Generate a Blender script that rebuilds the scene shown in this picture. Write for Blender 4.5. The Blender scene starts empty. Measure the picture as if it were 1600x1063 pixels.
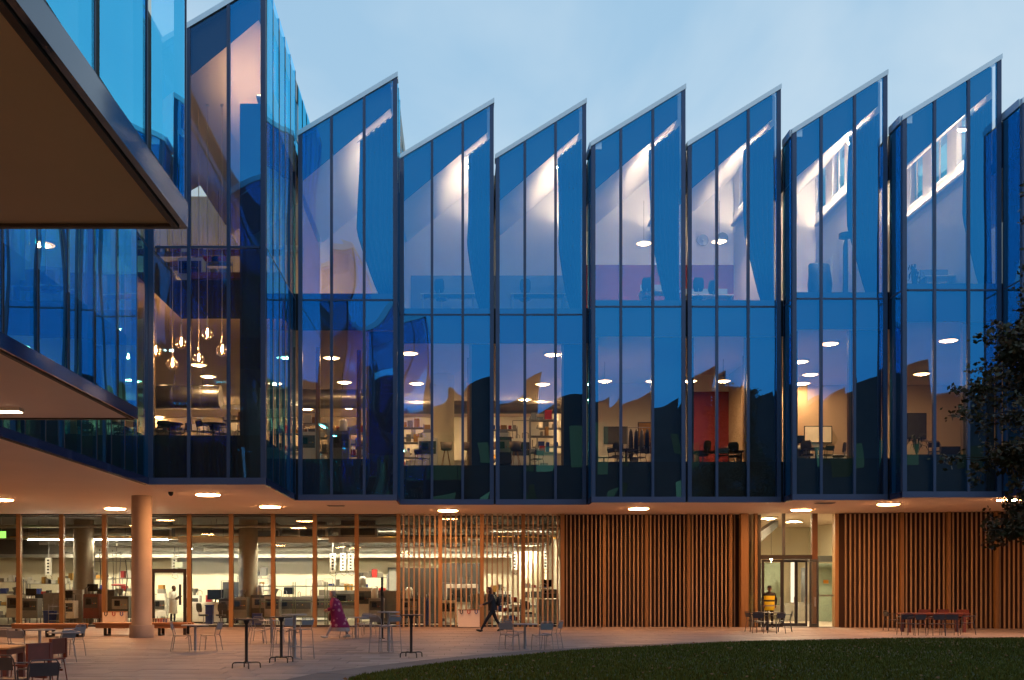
import bpy, math, random
from mathutils import Vector, Matrix
R = math.radians
rnd = random.Random(7)
sc = bpy.context.scene
COL = sc.collection

# ------------------------------------------------------------------ camera
F = 1698.0            # focal length in photo pixels (1600 wide)
VX, HY = 715.0, 915.0  # vanishing point of the facade normal, horizon line
EYE = 1.8
cam_d = bpy.data.cameras.new('camera'); cam = bpy.data.objects.new('camera', cam_d)
COL.objects.link(cam); sc.camera = cam
cam.location = (0, 0, EYE); cam.rotation_euler = (R(90), 0, 0)
cam_d.sensor_width = 36; cam_d.sensor_fit = 'HORIZONTAL'
cam_d.lens = F / 1600 * 36
cam_d.shift_x = (800 - VX) / 1600; cam_d.shift_y = (HY - 531.5) / 1600
cam_d.clip_start = 0.05; cam_d.clip_end = 2000
def PX(px, Y): return (px - VX) / F * Y
def PZ(py, Y): return EYE + (HY - py) / F * Y
def GY(py): return F * EYE / (py - HY)

# ------------------------------------------------------------------ world, sun, exposure
w = bpy.data.worlds.new('World'); sc.world = w; w.use_nodes = True
nt = w.node_tree; N = nt.nodes; L = nt.links
for n in list(N): N.remove(n)
out = N.new('ShaderNodeOutputWorld'); bg = N.new('ShaderNodeBackground'); L.new(bg.outputs[0], out.inputs[0])
sky = N.new('ShaderNodeTexSky'); sky.sky_type = 'NISHITA'; sky.sun_disc = False
sky.sun_elevation = R(4); sky.sun_rotation = 0; sky.ozone_density = 3.0
tc = N.new('ShaderNodeTexCoord'); mp = N.new('ShaderNodeMapping'); mp.inputs['Scale'].default_value = (1.0, 1.0, 1.6)
mp.inputs['Location'].default_value = (2.3, .4, .9)
L.new(tc.outputs['Generated'], mp.inputs[0])
nz = N.new('ShaderNodeTexNoise'); nz.inputs['Scale'].default_value = 3.2; nz.inputs['Detail'].default_value = 5; nz.inputs['Roughness'].default_value = .52
nz.inputs['Distortion'].default_value = .35
L.new(mp.outputs[0], nz.inputs['Vector'])
rp = N.new('ShaderNodeValToRGB'); L.new(nz.outputs[0], rp.inputs[0])
e = rp.color_ramp.elements
e[0].position = .40; e[0].color = (2.75, 4.45, 6.0, 1)
e[1].position = .62; e[1].color = (4.25, 5.5, 6.5, 1)      # soft dusk cloud
for k_ in (0, 1): e[k_].color = tuple(v / 10 for v in e[k_].color[:3]) + (1,)
up_ = N.new('ShaderNodeVectorMath'); up_.operation = 'SCALE'; up_.inputs['Scale'].default_value = 10; L.new(rp.outputs[0], up_.inputs[0])
mx = N.new('ShaderNodeMix'); mx.data_type = 'RGBA'; mx.inputs[0].default_value = .2
L.new(up_.outputs[0], mx.inputs[6]); L.new(sky.outputs[0], mx.inputs[7])
L.new(mx.outputs[2], bg.inputs[0]); bg.inputs[1].default_value = .15
sun_d = bpy.data.lights.new('sun', 'SUN'); sun_d.energy = .05; sun_d.angle = R(20); sun_d.color = (1, .9, .8)
sun = bpy.data.objects.new('sun', sun_d); COL.objects.link(sun); sun.rotation_euler = (R(-86), 0, 0)
sc.view_settings.view_transform = 'Standard'; sc.view_settings.look = 'None'
sc.view_settings.exposure = 0; sc.view_settings.gamma = 1
sc.render.engine = 'CYCLES'
cy = sc.cycles
cy.use_denoising = True; cy.max_bounces = 9; cy.diffuse_bounces = 4; cy.glossy_bounces = 4; cy.transmission_bounces = 4
cy.transparent_max_bounces = 24; cy.sample_clamp_indirect = 5; cy.caustics_reflective = False; cy.caustics_refractive = False
cy.use_adaptive_sampling = True; cy.adaptive_threshold = .015

# ------------------------------------------------------------------ materials
MATS = {}
def mat(name, col, rough=.6, metal=0, var=.0, vscale=4, bump=0, bscale=40, emit=None, estr=0, spec=.5, col2=None, stretch=None, coat=0):
    """Principled material with procedural colour variation and fine relief."""
    if name in MATS: return MATS[name]
    m = bpy.data.materials.new(name); m.use_nodes = True
    t = m.node_tree; n = t.nodes; l = t.links; b = n['Principled BSDF']
    b.inputs['Roughness'].default_value = rough; b.inputs['Metallic'].default_value = metal
    b.inputs['Specular IOR Level'].default_value = spec
    b.inputs['Base Color'].default_value = (*col, 1)
    if coat: b.inputs['Coat Weight'].default_value = coat
    tcn = n.new('ShaderNodeTexCoord'); vec = tcn.outputs['Object']
    if stretch:
        mpn = n.new('ShaderNodeMapping'); mpn.inputs['Scale'].default_value = stretch; l.new(vec, mpn.inputs[0]); vec = mpn.outputs[0]
    if var or col2:
        oi = n.new('ShaderNodeObjectInfo')
        nz = n.new('ShaderNodeTexNoise'); nz.noise_dimensions = '4D'; nz.inputs['Scale'].default_value = vscale; nz.inputs['Detail'].default_value = 5
        nz.inputs['Roughness'].default_value = .6
        mu = n.new('ShaderNodeMath'); mu.operation = 'MULTIPLY'; mu.inputs[1].default_value = 37; l.new(oi.outputs['Random'], mu.inputs[0]); l.new(mu.outputs[0], nz.inputs['W'])
        l.new(vec, nz.inputs['Vector'])
        r = n.new('ShaderNodeValToRGB'); l.new(nz.outputs[0], r.inputs[0])
        c2 = col2 or tuple(min(1, c * (1 + var)) for c in col)
        c1 = col if col2 else tuple(c * (1 - var) for c in col)
        r.color_ramp.elements[0].position = .3; r.color_ramp.elements[0].color = (*c1, 1)
        r.color_ramp.elements[1].position = .7; r.color_ramp.elements[1].color = (*c2, 1)
        hsv = n.new('ShaderNodeHueSaturation'); l.new(r.outputs[0], hsv.inputs['Color'])
        mr = n.new('ShaderNodeMapRange'); mr.inputs[3].default_value = 1 - (var or .1); mr.inputs[4].default_value = 1 + (var or .1)
        l.new(oi.outputs['Random'], mr.inputs[0]); l.new(mr.outputs[0], hsv.inputs['Value'])
        l.new(hsv.outputs[0], b.inputs['Base Color'])
    if bump:
        nb = n.new('ShaderNodeTexNoise'); nb.inputs['Scale'].default_value = bscale; nb.inputs['Detail'].default_value = 4; l.new(vec, nb.inputs['Vector'])
        bp = n.new('ShaderNodeBump'); bp.inputs['Strength'].default_value = bump; bp.inputs['Distance'].default_value = .02
        l.new(nb.outputs[0], bp.inputs['Height']); l.new(bp.outputs[0], b.inputs['Normal'])
    if emit:
        b.inputs['Emission Color'].default_value = (*emit, 1); b.inputs['Emission Strength'].default_value = estr
    MATS[name] = m
    return m

def glass_mat(name, c0, c1, t0, t1, wob=.02, wscale=.45, lo=.12, hi=.80, rough=.004):
    """Coated architectural glazing: a mirror-like coloured coat over a clear, slightly tinted sheet; sheets are a little wavy."""
    m = bpy.data.materials.new(name); m.use_nodes = True
    t = m.node_tree; n = t.nodes; l = t.links
    for x in list(n): n.remove(x)
    o = n.new('ShaderNodeOutputMaterial'); ad = n.new('ShaderNodeAddShader'); l.new(ad.outputs[0], o.inputs[0])
    gl = n.new('ShaderNodeBsdfGlossy'); gl.inputs['Roughness'].default_value = rough
    tr = n.new('ShaderNodeBsdfTransparent'); l.new(gl.outputs[0], ad.inputs[0]); l.new(tr.outputs[0], ad.inputs[1])
    lw = n.new('ShaderNodeLayerWeight'); lw.inputs['Blend'].default_value = .5
    pw = n.new('ShaderNodeMapRange'); pw.interpolation_type = 'SMOOTHSTEP'; pw.inputs[1].default_value = lo; pw.inputs[2].default_value = hi; l.new(lw.outputs['Facing'], pw.inputs[0])
    for sh, a, b_ in ((gl, c0, c1), (tr, t0, t1)):
        mxn = n.new('ShaderNodeMix'); mxn.data_type = 'RGBA'; mxn.inputs[6].default_value = (*a, 1); mxn.inputs[7].default_value = (*b_, 1)
        l.new(pw.outputs[0], mxn.inputs[0]); l.new(mxn.outputs[2], sh.inputs['Color'])
    tcn = n.new('ShaderNodeTexCoord'); oi = n.new('ShaderNodeObjectInfo')
    nz = n.new('ShaderNodeTexNoise'); nz.noise_dimensions = '4D'; nz.inputs['Scale'].default_value = wscale; nz.inputs['Detail'].default_value = 0
    mu = n.new('ShaderNodeMath'); mu.operation = 'MULTIPLY'; mu.inputs[1].default_value = 91; l.new(oi.outputs['Random'], mu.inputs[0]); l.new(mu.outputs[0], nz.inputs['W'])
    l.new(tcn.outputs['Object'], nz.inputs['Vector'])
    bp = n.new('ShaderNodeBump'); bp.inputs['Strength'].default_value = 1; bp.inputs['Distance'].default_value = wob
    l.new(nz.outputs[0], bp.inputs['Height']); l.new(bp.outputs[0], gl.inputs['Normal'])
    MATS[name] = m
    return m
def clear_mat():
    m = bpy.data.materials.new('glass_inner_face'); m.use_nodes = True
    t = m.node_tree; n = t.nodes; l = t.links
    for x in list(n): n.remove(x)
    o = n.new('ShaderNodeOutputMaterial'); tr = n.new('ShaderNodeBsdfTransparent'); tr.inputs[0].default_value = (.96, .97, .97, 1); l.new(tr.outputs[0], o.inputs[0])
    return m
def emit_mat(name, col, s):
    m = bpy.data.materials.new(name); m.use_nodes = True
    t = m.node_tree; n = t.nodes; l = t.links
    for x in list(n): n.remove(x)
    o = n.new('ShaderNodeOutputMaterial'); em = n.new('ShaderNodeEmission'); em.inputs[0].default_value = (*col, 1); em.inputs[1].default_value = s; l.new(em.outputs[0], o.inputs[0])
    MATS[name] = m
    return m

WARM = (1.0, .70, .40); AMBER = (1.0, .60, .27)
G_BLUE = glass_mat('coated_blue_glass', (.015, .165, .38), (.09, .54, .80), (.82, .74, .62), (.4, .4, .4), wob=.058, wscale=.4)
G_SIDE = glass_mat('coated_blue_side_glass', (.015, .165, .38), (.09, .54, .80), (.82, .74, .62), (.42, .42, .42), wob=.05, wscale=.34)
G_HALL = glass_mat('lightly_coated_hall_glass', (.022, .07, .15), (.16, .68, .88), (.84, .76, .64), (.4, .4, .4), wob=.05, wscale=.2)
G_CLEAR = glass_mat('clear_shop_glass', (.05, .055, .06), (.6, .65, .7), (.86, .86, .80), (.4, .4, .4), wob=.012, lo=.3, hi=1.0)
G_IN = clear_mat()
M_FRAME = mat('blue_grey_aluminium', (.06, .09, .18), .38, .3, var=.08, vscale=2)
M_FASCIA = mat('blue_enamel_fascia', (.075, .10, .20), .4, 0, var=.06, vscale=1)
M_FASCIA_SIDE = mat('glossy_navy_fascia', (.02, .03, .09), .06, 0, var=.06, vscale=1, spec=.8)
M_CAP = mat('pale_aluminium_cap', (.62, .67, .72), .3, .8, var=.06, vscale=1.5)
M_SLABEDGE = mat('dark_spandrel_panel', (.012, .016, .024), .5, var=.15, vscale=.6)
M_SOFFIT = mat('painted_soffit', (.84, .70, .60), .7, var=.035, vscale=.5, bump=.05, bscale=90)
M_WHITE = mat('white_plaster', (.78, .74, .68), .8, var=.03, vscale=.7, bump=.03, bscale=60)
M_CREAM = mat('cream_wall', (.72, .66, .50), .8, var=.04, vscale=.5)
M_BEIGE = mat('beige_wall', (.50, .38, .27), .8, var=.05, vscale=.5)
M_REDWALL = mat('dark_red_wall', (.23, .022, .03), .7, var=.08, vscale=.8)
M_DARK = mat('dark_ceiling_paint', (.055, .05, .042), .8, var=.2, vscale=1.2)
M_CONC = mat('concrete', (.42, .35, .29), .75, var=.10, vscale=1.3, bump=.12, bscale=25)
M_CONCB = mat('cast_concrete_base', (.34, .29, .27), .8, var=.12, vscale=2.5, bump=.15, bscale=30)
M_WOOD = mat('oak_post', (.28, .155, .065), .5, var=.16, vscale=3, stretch=(6, 6, .4), bump=.06, bscale=30)
M_SLAT = mat('cedar_slat', (.35, .24, .155), .55, var=.22, vscale=3, stretch=(6, 6, .35), bump=.08, bscale=30)
M_BACKING = mat('dark_red_backing_board', (.022, .006, .003), .8, var=.25, vscale=1.5)
M_BENCH = mat('bench_timber', (.34, .15, .06), .5, var=.2, vscale=3, stretch=(.5, 5, 5), bump=.06)
M_REDWOOD = mat('red_brown_timber', (.13, .03, .018), .42, var=.25, vscale=3, bump=.05)
M_TABLEWOOD = mat('light_table_board', (.42, .22, .09), .4, var=.15, vscale=2, stretch=(.6, 6, 6))
M_STEEL = mat('grey_painted_steel', (.26, .265, .29), .4, .3, var=.08)
M_BLACK = mat('black_powder_coat', (.018, .018, .02), .45, .2, var=.15)
M_DKMETAL = mat('dark_grey_metal', (.05, .055, .07), .4, .3, var=.15)
M_GALV = mat('galvanised_duct', (.30, .29, .26), .35, .8, var=.15, vscale=2)
M_LABWHITE = mat('white_enamel', (.75, .73, .66), .35, var=.05)
M_LABGREY = mat('grey_laminate', (.22, .21, .19), .45, var=.12)
M_LABDARK = mat('charcoal_laminate', (.045, .045, .042), .45, var=.15)
M_BLUE = mat('blue_plastic', (.01, .04, .24), .4, var=.1)
M_RED = mat('red_plastic', (.35, .02, .02), .4, var=.1)
M_YELLOW = mat('yellow_plastic', (.60, .32, .02), .45, var=.1)
M_ORANGE = mat('ochre_cardboard', (.42, .22, .04), .7, var=.1)
M_SCREEN = mat('dark_screen', (.01, .011, .013), .12, var=.1)
M_SIGNWHITE = mat('white_box_panel', (.74, .66, .60), .6, var=.03)
M_LAMPON = emit_mat('lit_soffit_lens', (1.0, .42, .145), 170)
M_LAMPIN = emit_mat('lit_ceiling_lens', (1.0, .66, .36), 200)
M_RING = emit_mat('lit_lamp_ring', (1.0, .62, .32), 7)
M_LAMPTOP = emit_mat('lit_upper_lens', (1.0, .70, .46), 150)
M_TUBE = emit_mat('lit_lab_tube', (1.0, .86, .62), 250)
M_WASH = emit_mat('lit_wall_washer', (1.0, .76, .52), 26)
M_BULB = emit_mat('lit_filament', (1.0, .60, .28), 300)
M_EXITG = emit_mat('lit_green_sign', (.30, .75, .12), 2.0)
M_WINLIT = emit_mat('lit_window_far', (1.0, .45, .22), 3.5)
M_RUBBER = mat('rubber', (.02, .02, .02), .7, var=.1)

# ------------------------------------------------------------------ mesh helpers
class MB:
    def __init__(s): s.v = []; s.f = []; s.mi = []
    def face(s, pts, mi=0):
        b = len(s.v); s.v += [tuple(p) for p in pts]; s.f.append(tuple(range(b, b + len(pts)))); s.mi.append(mi)
    def box(s, x0, x1, y0, y1, z0, z1, mi=0, M=None):
        b = len(s.v)
        c = [(x0, y0, z0), (x1, y0, z0), (x1, y1, z0), (x0, y1, z0), (x0, y0, z1), (x1, y0, z1), (x1, y1, z1), (x0, y1, z1)]
        if M is not None: c = [tuple(M @ Vector(p)) for p in c]
        s.v += c
        for q in ((3, 2, 1, 0), (4, 5, 6, 7), (0, 1, 5, 4), (1, 2, 6, 5), (2, 3, 7, 6), (3, 0, 4, 7)):
            s.f.append(tuple(b + i for i in q)); s.mi.append(mi)
        return s
    def prism(s, poly, z0, z1, mi=0, top=None):
        """vertical prism over a counter-clockwise plan polygon"""
        b = len(s.v); n = len(poly)
        s.v += [(x, y, z0) for x, y in poly] + [(x, y, z1) for x, y in poly]
        s.f.append(tuple(b + i for i in reversed(range(n)))); s.mi.append(mi)
        s.f.append(tuple(b + n + i for i in range(n))); s.mi.append(mi if top is None else top)
        for i in range(n):
            j = (i + 1) % n
            s.f.append((b + i, b + j, b + n + j, b + n + i)); s.mi.append(mi if top is None else top)
        return s
    def slabxz(s, poly, y0, y1, mi=0):
        """polygon in XZ (counter-clockwise seen from the front, -Y) extruded along Y"""
        b = len(s.v); n = len(poly)
        s.v += [(x, y0, z) for x, z in poly] + [(x, y1, z) for x, z in poly]
        s.f.append(tuple(b + i for i in range(n))); s.mi.append(mi)
        s.f.append(tuple(b + n + i for i in reversed(range(n)))); s.mi.append(mi)
        for i in range(n):
            j = (i + 1) % n
            s.f.append((b + j, b + i, b + n + i, b + n + j)); s.mi.append(mi)
        return s
    def tube(s, pts, r, n=8, mi=0, caps=True):
        pts = [Vector(p) for p in pts]; b0 = len(s.v); k = len(pts)
        rs = r if isinstance(r, (list, tuple)) else [r] * k
        up = None
        for i, p in enumerate(pts):
            d = (pts[min(i + 1, k - 1)] - pts[max(i - 1, 0)])
            d = d.normalized() if d.length > 1e-9 else Vector((0, 0, 1))
            if up is None:
                a = Vector((0, 0, 1)) if abs(d.z) < .9 else Vector((1, 0, 0))
                u = d.cross(a).normalized()
            else:
                u = (up - d * up.dot(d)); u = u.normalized() if u.length > 1e-6 else d.orthogonal().normalized()
            up = u; v = d.cross(u)
            for j in range(n):
                a = 2 * math.pi * j / n
                s.v.append(tuple(p + (u * math.cos(a) + v * math.sin(a)) * rs[i]))
        for i in range(k - 1):
            for j in range(n):
                jj = (j + 1) % n
                s.f.append((b0 + i * n + j, b0 + i * n + jj, b0 + (i + 1) * n + jj, b0 + (i + 1) * n + j)); s.mi.append(mi)
        if caps:
            s.f.append(tuple(b0 + j for j in reversed(range(n)))); s.mi.append(mi)
            s.f.append(tuple(b0 + (k - 1) * n + j for j in range(n))); s.mi.append(mi)
        return s
    def lathe(s, prof, n=24, c=(0, 0, 0), mi=0, sx=1, sy=1):
        """profile [(r,z)] turned about a vertical axis"""
        b = len(s.v); k = len(prof)
        for r, z in prof:
            for j in range(n):
                a = 2 * math.pi * j / n
                s.v.append((c[0] + sx * r * math.cos(a), c[1] + sy * r * math.sin(a), c[2] + z))
        for i in range(k - 1):
            for j in range(n):
                jj = (j + 1) % n
                s.f.append((b + i * n + j, b + i * n + jj, b + (i + 1) * n + jj, b + (i + 1) * n + j)); s.mi.append(mi)
        if prof[0][0] > 1e-6: s.f.append(tuple(b + j for j in reversed(range(n)))); s.mi.append(mi)
        if prof[-1][0] > 1e-6: s.f.append(tuple(b + (k - 1) * n + j for j in range(n))); s.mi.append(mi)
        return s
    def loft(s, rings, n=20, mi=0, caps=True):
        """rings of (centre, rx, ry[, yaw]) skinned into one surface"""
        b = len(s.v); k = len(rings)
        for rg in rings:
            c, rx, ry = rg[0], rg[1], rg[2]; yw = rg[3] if len(rg) > 3 else 0
            for j in range(n):
                a = 2 * math.pi * j / n; x = rx * math.cos(a); y = ry * math.sin(a)
                s.v.append((c[0] + x * math.cos(yw) - y * math.sin(yw), c[1] + x * math.sin(yw) + y * math.cos(yw), c[2]))
        for i in range(k - 1):
            for j in range(n):
                jj = (j + 1) % n
                s.f.append((b + i * n + j, b + i * n + jj, b + (i + 1) * n + jj, b + (i + 1) * n + j)); s.mi.append(mi)
        if caps:
            s.f.append(tuple(b + j for j in reversed(range(n)))); s.mi.append(mi)
            s.f.append(tuple(b + (k - 1) * n + j for j in range(n))); s.mi.append(mi)
        return s
    def mesh(s, name, mats, smooth=False):
        me = bpy.data.meshes.new(name); me.from_pydata(s.v, [], s.f)
        for m in (mats if isinstance(mats, (list, tuple)) else [mats]): me.materials.append(m)
        if len(me.materials) > 1: me.polygons.foreach_set('material_index', s.mi)
        if smooth:
            me.polygons.foreach_set('use_smooth', [True] * len(me.polygons)); me.set_sharp_from_angle(angle=R(40))
        me.update(); return me
    def build(s, name, mats, parent=None, smooth=False, bevel=0, loc=None):
        o = bpy.data.objects.new(name, s.mesh(name, mats, smooth)); COL.objects.link(o); o.parent = parent
        if loc: o.location = loc
        if bevel:
            bm = o.modifiers.new('bevel', 'BEVEL'); bm.width = bevel; bm.segments = 2; bm.limit_method = 'ANGLE'; bm.angle_limit = R(50)
        return o
def tag(o, label=None, cat=None, group=None, kind=None):
    if label: o['label'] = label
    if cat: o['category'] = cat
    if group: o['group'] = group
    if kind: o['kind'] = kind
    return o
def thing(name, loc=(0, 0, 0), label=None, cat=None, group=None, rz=0):
    o = bpy.data.objects.new(name, None); COL.objects.link(o); o.location = loc; o.rotation_euler = (0, 0, rz); o.empty_display_size = .2
    return tag(o, label, cat, group)
def copy_tree(o, parent=None, loc=None, rz=None, label=None):
    c = o.copy(); COL.objects.link(c); c.parent = parent
    if loc is not None: c.location = loc
    if rz is not None: c.rotation_euler = (0, 0, rz)
    if label: c['label'] = label
    for ch in list(o.children): copy_tree(ch, c)
    return c

# ================================================================== SETTING: ground
ZS = 4.9                                   # soffit level
YW = 47.2                                  # ground-floor wall plane
b = MB()
b.face([(-400, -400, -.05), (400, -400, -.05), (400, 600, -.05), (-400, 600, -.05)])
tag(b.build('ground', mat('bedding_ground', (.17, .15, .14), .9, var=.15, vscale=.4)), kind='structure')

# lawn: edge curve from pixels of the photograph projected on the ground
edge_px = [(500, 1075), (570, 1056), (640, 1046), (720, 1036), (800, 1027), (900, 1019), (1000, 1012.5), (1120, 1007), (1250, 1003), (1380, 1001), (1500, 999.5), (1620, 999), (1800, 1000), (2100, 1003)]
EDGE = [(PX(x, GY(y)), GY(y)) for x, y in edge_px]
def edge_y(X):
    if X <= EDGE[0][0]: return -1e9
    for (a, c), (d, e_) in zip(EDGE, EDGE[1:]):
        if a <= X <= d: return c + (e_ - c) * (X - a) / (d - a)
    return EDGE[-1][1]
M_LAWN = mat('lawn_soil', (.040, .052, .014), .9, var=.35, vscale=1.2, bump=.5, bscale=30)
def lawn_h(X, Y):                                # the turf swells gently away from its edge
    d = max(0, edge_y(X) - Y)
    return .02 + .16 * (1 - math.exp(-d / 2.5)) + .02 * math.sin(X * .9 + Y * .6) * min(1, d)
b = MB(); nx, ny = 90, 40
g = []
for i in range(nx + 1):
    X = EDGE[0][0] + (EDGE[-1][0] - EDGE[0][0]) * i / nx; ye = edge_y(X) if i else EDGE[0][1]
    row = []
    for j in range(ny + 1):
        Y = ye + (-12 - ye) * (j / ny) ** 1.5
        row.append(len(b.v)); b.v.append((X, Y, lawn_h(X, Y) if j else -.02))
    g.append(row)
for i in range(nx):
    for j in range(ny):
        b.f.append((g[i][j + 1], g[i + 1][j + 1], g[i + 1][j], g[i][j])); b.mi.append(0)
lawn = tag(b.build('lawn', M_LAWN, smooth=True), kind='structure')
# grass blades
def grass_mat():
    m = bpy.data.materials.new('grass_blade'); m.use_nodes = True; t = m.node_tree; n = t.nodes; l = t.links; p = n['Principled BSDF']
    p.inputs['Roughness'].default_value = .7; p.inputs['Specular IOR Level'].default_value = .1
    gi = n.new('ShaderNodeNewGeometry'); r = n.new('ShaderNodeValToRGB'); l.new(gi.outputs['Random Per Island'], r.inputs[0])
    r.color_ramp.elements[0].color = (.045, .065, .012, 1); r.color_ramp.elements[1].color = (.12, .14, .03, 1)
    l.new(r.outputs[0], p.inputs['Base Color']); return m
b = MB(); gr = random.Random(3)
for k in range(60000):
    while True:
        Y = 17.5 + 19.5 * gr.random() ** 1.15; xl = max(-4.2, -.1 * Y); X = xl + gr.random() * (.54 * Y - xl)
        if Y < edge_y(X) - .01: break
    z = lawn_h(X, Y); a = gr.random() * 6.28; h = gr.uniform(.03, .075); wd = .012 + .0004 * Y; lx, ly = gr.uniform(-.03, .03), gr.uniform(-.03, .03)
    c, s_ = math.cos(a) * wd, math.sin(a) * wd
    b.face([(X - c, Y - s_, z - .01), (X + c, Y + s_, z - .01), (X + lx, Y + ly, z + h)])
tag(b.build('grass', grass_mat(), None), 'short dark green lawn grass', 'grass', kind='stuff')
# fallen leaves
b = MB()
for k in range(260):
    while True:
        Y = 18 + 18 * gr.random(); X = gr.uniform(-2, .54 * Y)
        if Y < edge_y(X) - .1: break
    z = lawn_h(X, Y) + .06; a = gr.random() * 6.28; r_ = gr.uniform(.025, .05); t_ = gr.uniform(-.03, .03)
    c, s_ = math.cos(a) * r_, math.sin(a) * r_
    b.face([(X - c, Y - s_, z), (X + s_ * .5, Y - c * .5, z + t_), (X + c, Y + s_, z + .01), (X - s_ * .5, Y + c * .5, z - t_ * .4)])
tag(b.build('fallen_leaves', mat('dry_leaf', (.16, .075, .02), .7, var=.3), None), 'brown fallen leaves scattered over the lawn', 'leaves', kind='stuff')

# paving slabs in staggered rows; the nearest are objects, the rest one sheet of slabs
M_PAVE = mat('paving_stone', (.225, .195, .20), .55, var=.2, vscale=.9, bump=.12, bscale=60, col2=None)
M_KERB = mat('border_stone', (.10, .10, .115), .7, var=.12, vscale=2.5, bump=.12, bscale=60)
pave = MB(); pave.face([(-30, 2, -.012), (40, 2, -.012), (40, 66, -.012), (-30, 66, -.012)])
pave = tag(pave.build('paving', mat('joint_sand', (.06, .05, .045), .9, var=.1)), kind='structure')
SW, SD = 1.2, .6
sm = MB().box(-SW / 2 + .006, SW / 2 - .006, -SD / 2 + .006, SD / 2 - .006, -.05, 0).mesh('slab', M_PAVE)
slabs = []
j = 0; Y = 14.0
while Y < YW - .1:
    off = (j * .37) % 1 * SW; X = -26 + off
    while X < 34:
        inl = Y < edge_y(X) + .75
        if not inl: slabs.append((X, Y))
        X += SW
    j += 1; Y += SD
def in_view(X, Y): return -.44 * Y < X < .54 * Y and Y > 20
vis = sorted([s for s in slabs if in_view(*s)], key=lambda s: s[1])
near = set(vis[:300]); rest = MB()
pr = random.Random(5)
for X, Y in slabs:
    dz = pr.uniform(-.003, .002)
    if (X, Y) in near:
        o = bpy.data.objects.new('paving_slab', sm); COL.objects.link(o); o.parent = pave; o.location = (X, Y, dz); o.rotation_euler = (pr.uniform(-.002, .002), pr.uniform(-.001, .001), 0)
    else:
        rest.box(X - SW / 2 + .006, X + SW / 2 - .006, Y - SD / 2 + .006, Y + SD / 2 - .006, -.05, dz)
tag(rest.build('paving_slab_field', M_PAVE, pave), kind='stuff')
# border stones following the lawn edge
def off_edge(i_f, d):
    i = min(int(i_f), len(FINE) - 2); x, y = FINE[i]; x2, y2 = FINE[i + 1]; l_ = math.hypot(x2 - x, y2 - y); nx_, ny_ = -(y2 - y) / l_, (x2 - x) / l_
    return (x + nx_ * d, y + ny_ * d)
FINE = []
step = .75; acc = 0
for (a, c), (d, e_) in zip(EDGE, EDGE[1:]):
    n_ = max(1, int(math.hypot(d - a, e_ - c) / step))
    for k in range(n_): FINE.append((a + (d - a) * k / n_, c + (e_ - c) * k / n_))
FINE.append(EDGE[-1])
for i in range(len(FINE) - 2):
    p0, p1, q1, q0 = off_edge(i, .0), off_edge(i + 1, .0), off_edge(i + 1, 1.15), off_edge(i, 1.15)
    if FINE[i][0] > 20: break
    s_ = .996
    b = MB(); cx = sum(p[0] for p in (p0, p1, q1, q0)) / 4; cyy = sum(p[1] for p in (p0, p1, q1, q0)) / 4
    b.prism([((p[0] - cx) * s_, (p[1] - cyy) * s_) for p in (p0, p1, q1, q0)], -.05, .012 + .002 * (i % 2))
    b.build('border_stone', M_KERB, pave, loc=(cx, cyy, 0))

# ================================================================== SETTING: the building
bld = thing('glass_building', (0, 44, 0), 'long blue glass building with sawtooth roof overhanging a timber ground floor', 'building')
bld.location = (0, 0, 0)
ZT = EYE + 10.37                            # transom level
ZV, ZP = EYE + 16.58, EYE + 18.74            # roof valley and peak
FH = .2                                     # fascia height
def pane_xz(parent, poly, y, mt, off=0):
    """glass sheet in a plane of constant Y; poly in XZ"""
    cx = sum(p[0] for p in poly) / len(poly); cz = sum(p[1] for p in poly) / len(poly)
    m = MB(); n = len(poly); q = [(p[0] - cx, p[1] - cz) for p in poly]
    m.slabxz(q, 0, .016); m.mi = [0] + [1] * (n + 1)
    o = m.build('pane', [mt, G_IN], parent, loc=(cx, y, cz)); o.rotation_euler = (rnd.uniform(-1, 1) * .0016, 0, rnd.uniform(-1, 1) * .003)   # sheets never sit perfectly true
    return o
def pane_yz(parent, x, y0, y1, z0, z1, mt, facing=1, shear=0):
    """glass sheet in a plane of near-constant X, outer face towards facing*X; shear shingles it"""
    m = MB(); cy_, cz = (y0 + y1) / 2, (z0 + z1) / 2; hy, hz = (y1 - y0) / 2, (z1 - z0) / 2
    a = [(shear, -hy, -hz), (0, hy, -hz), (0, hy, hz), (shear, -hy, hz)]
    if facing < 0: a = a[::-1]
    m.face(a, 0); m.face([(p[0] - facing * .016, p[1], p[2]) for p in reversed(a)], 1)
    o = m.build('pane', [mt, G_IN], parent, loc=(x, cy_, cz)); o.rotation_euler = (0, rnd.uniform(-1, 1) * .0012, rnd.uniform(-1, 1) * .002)
    return o

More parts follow.
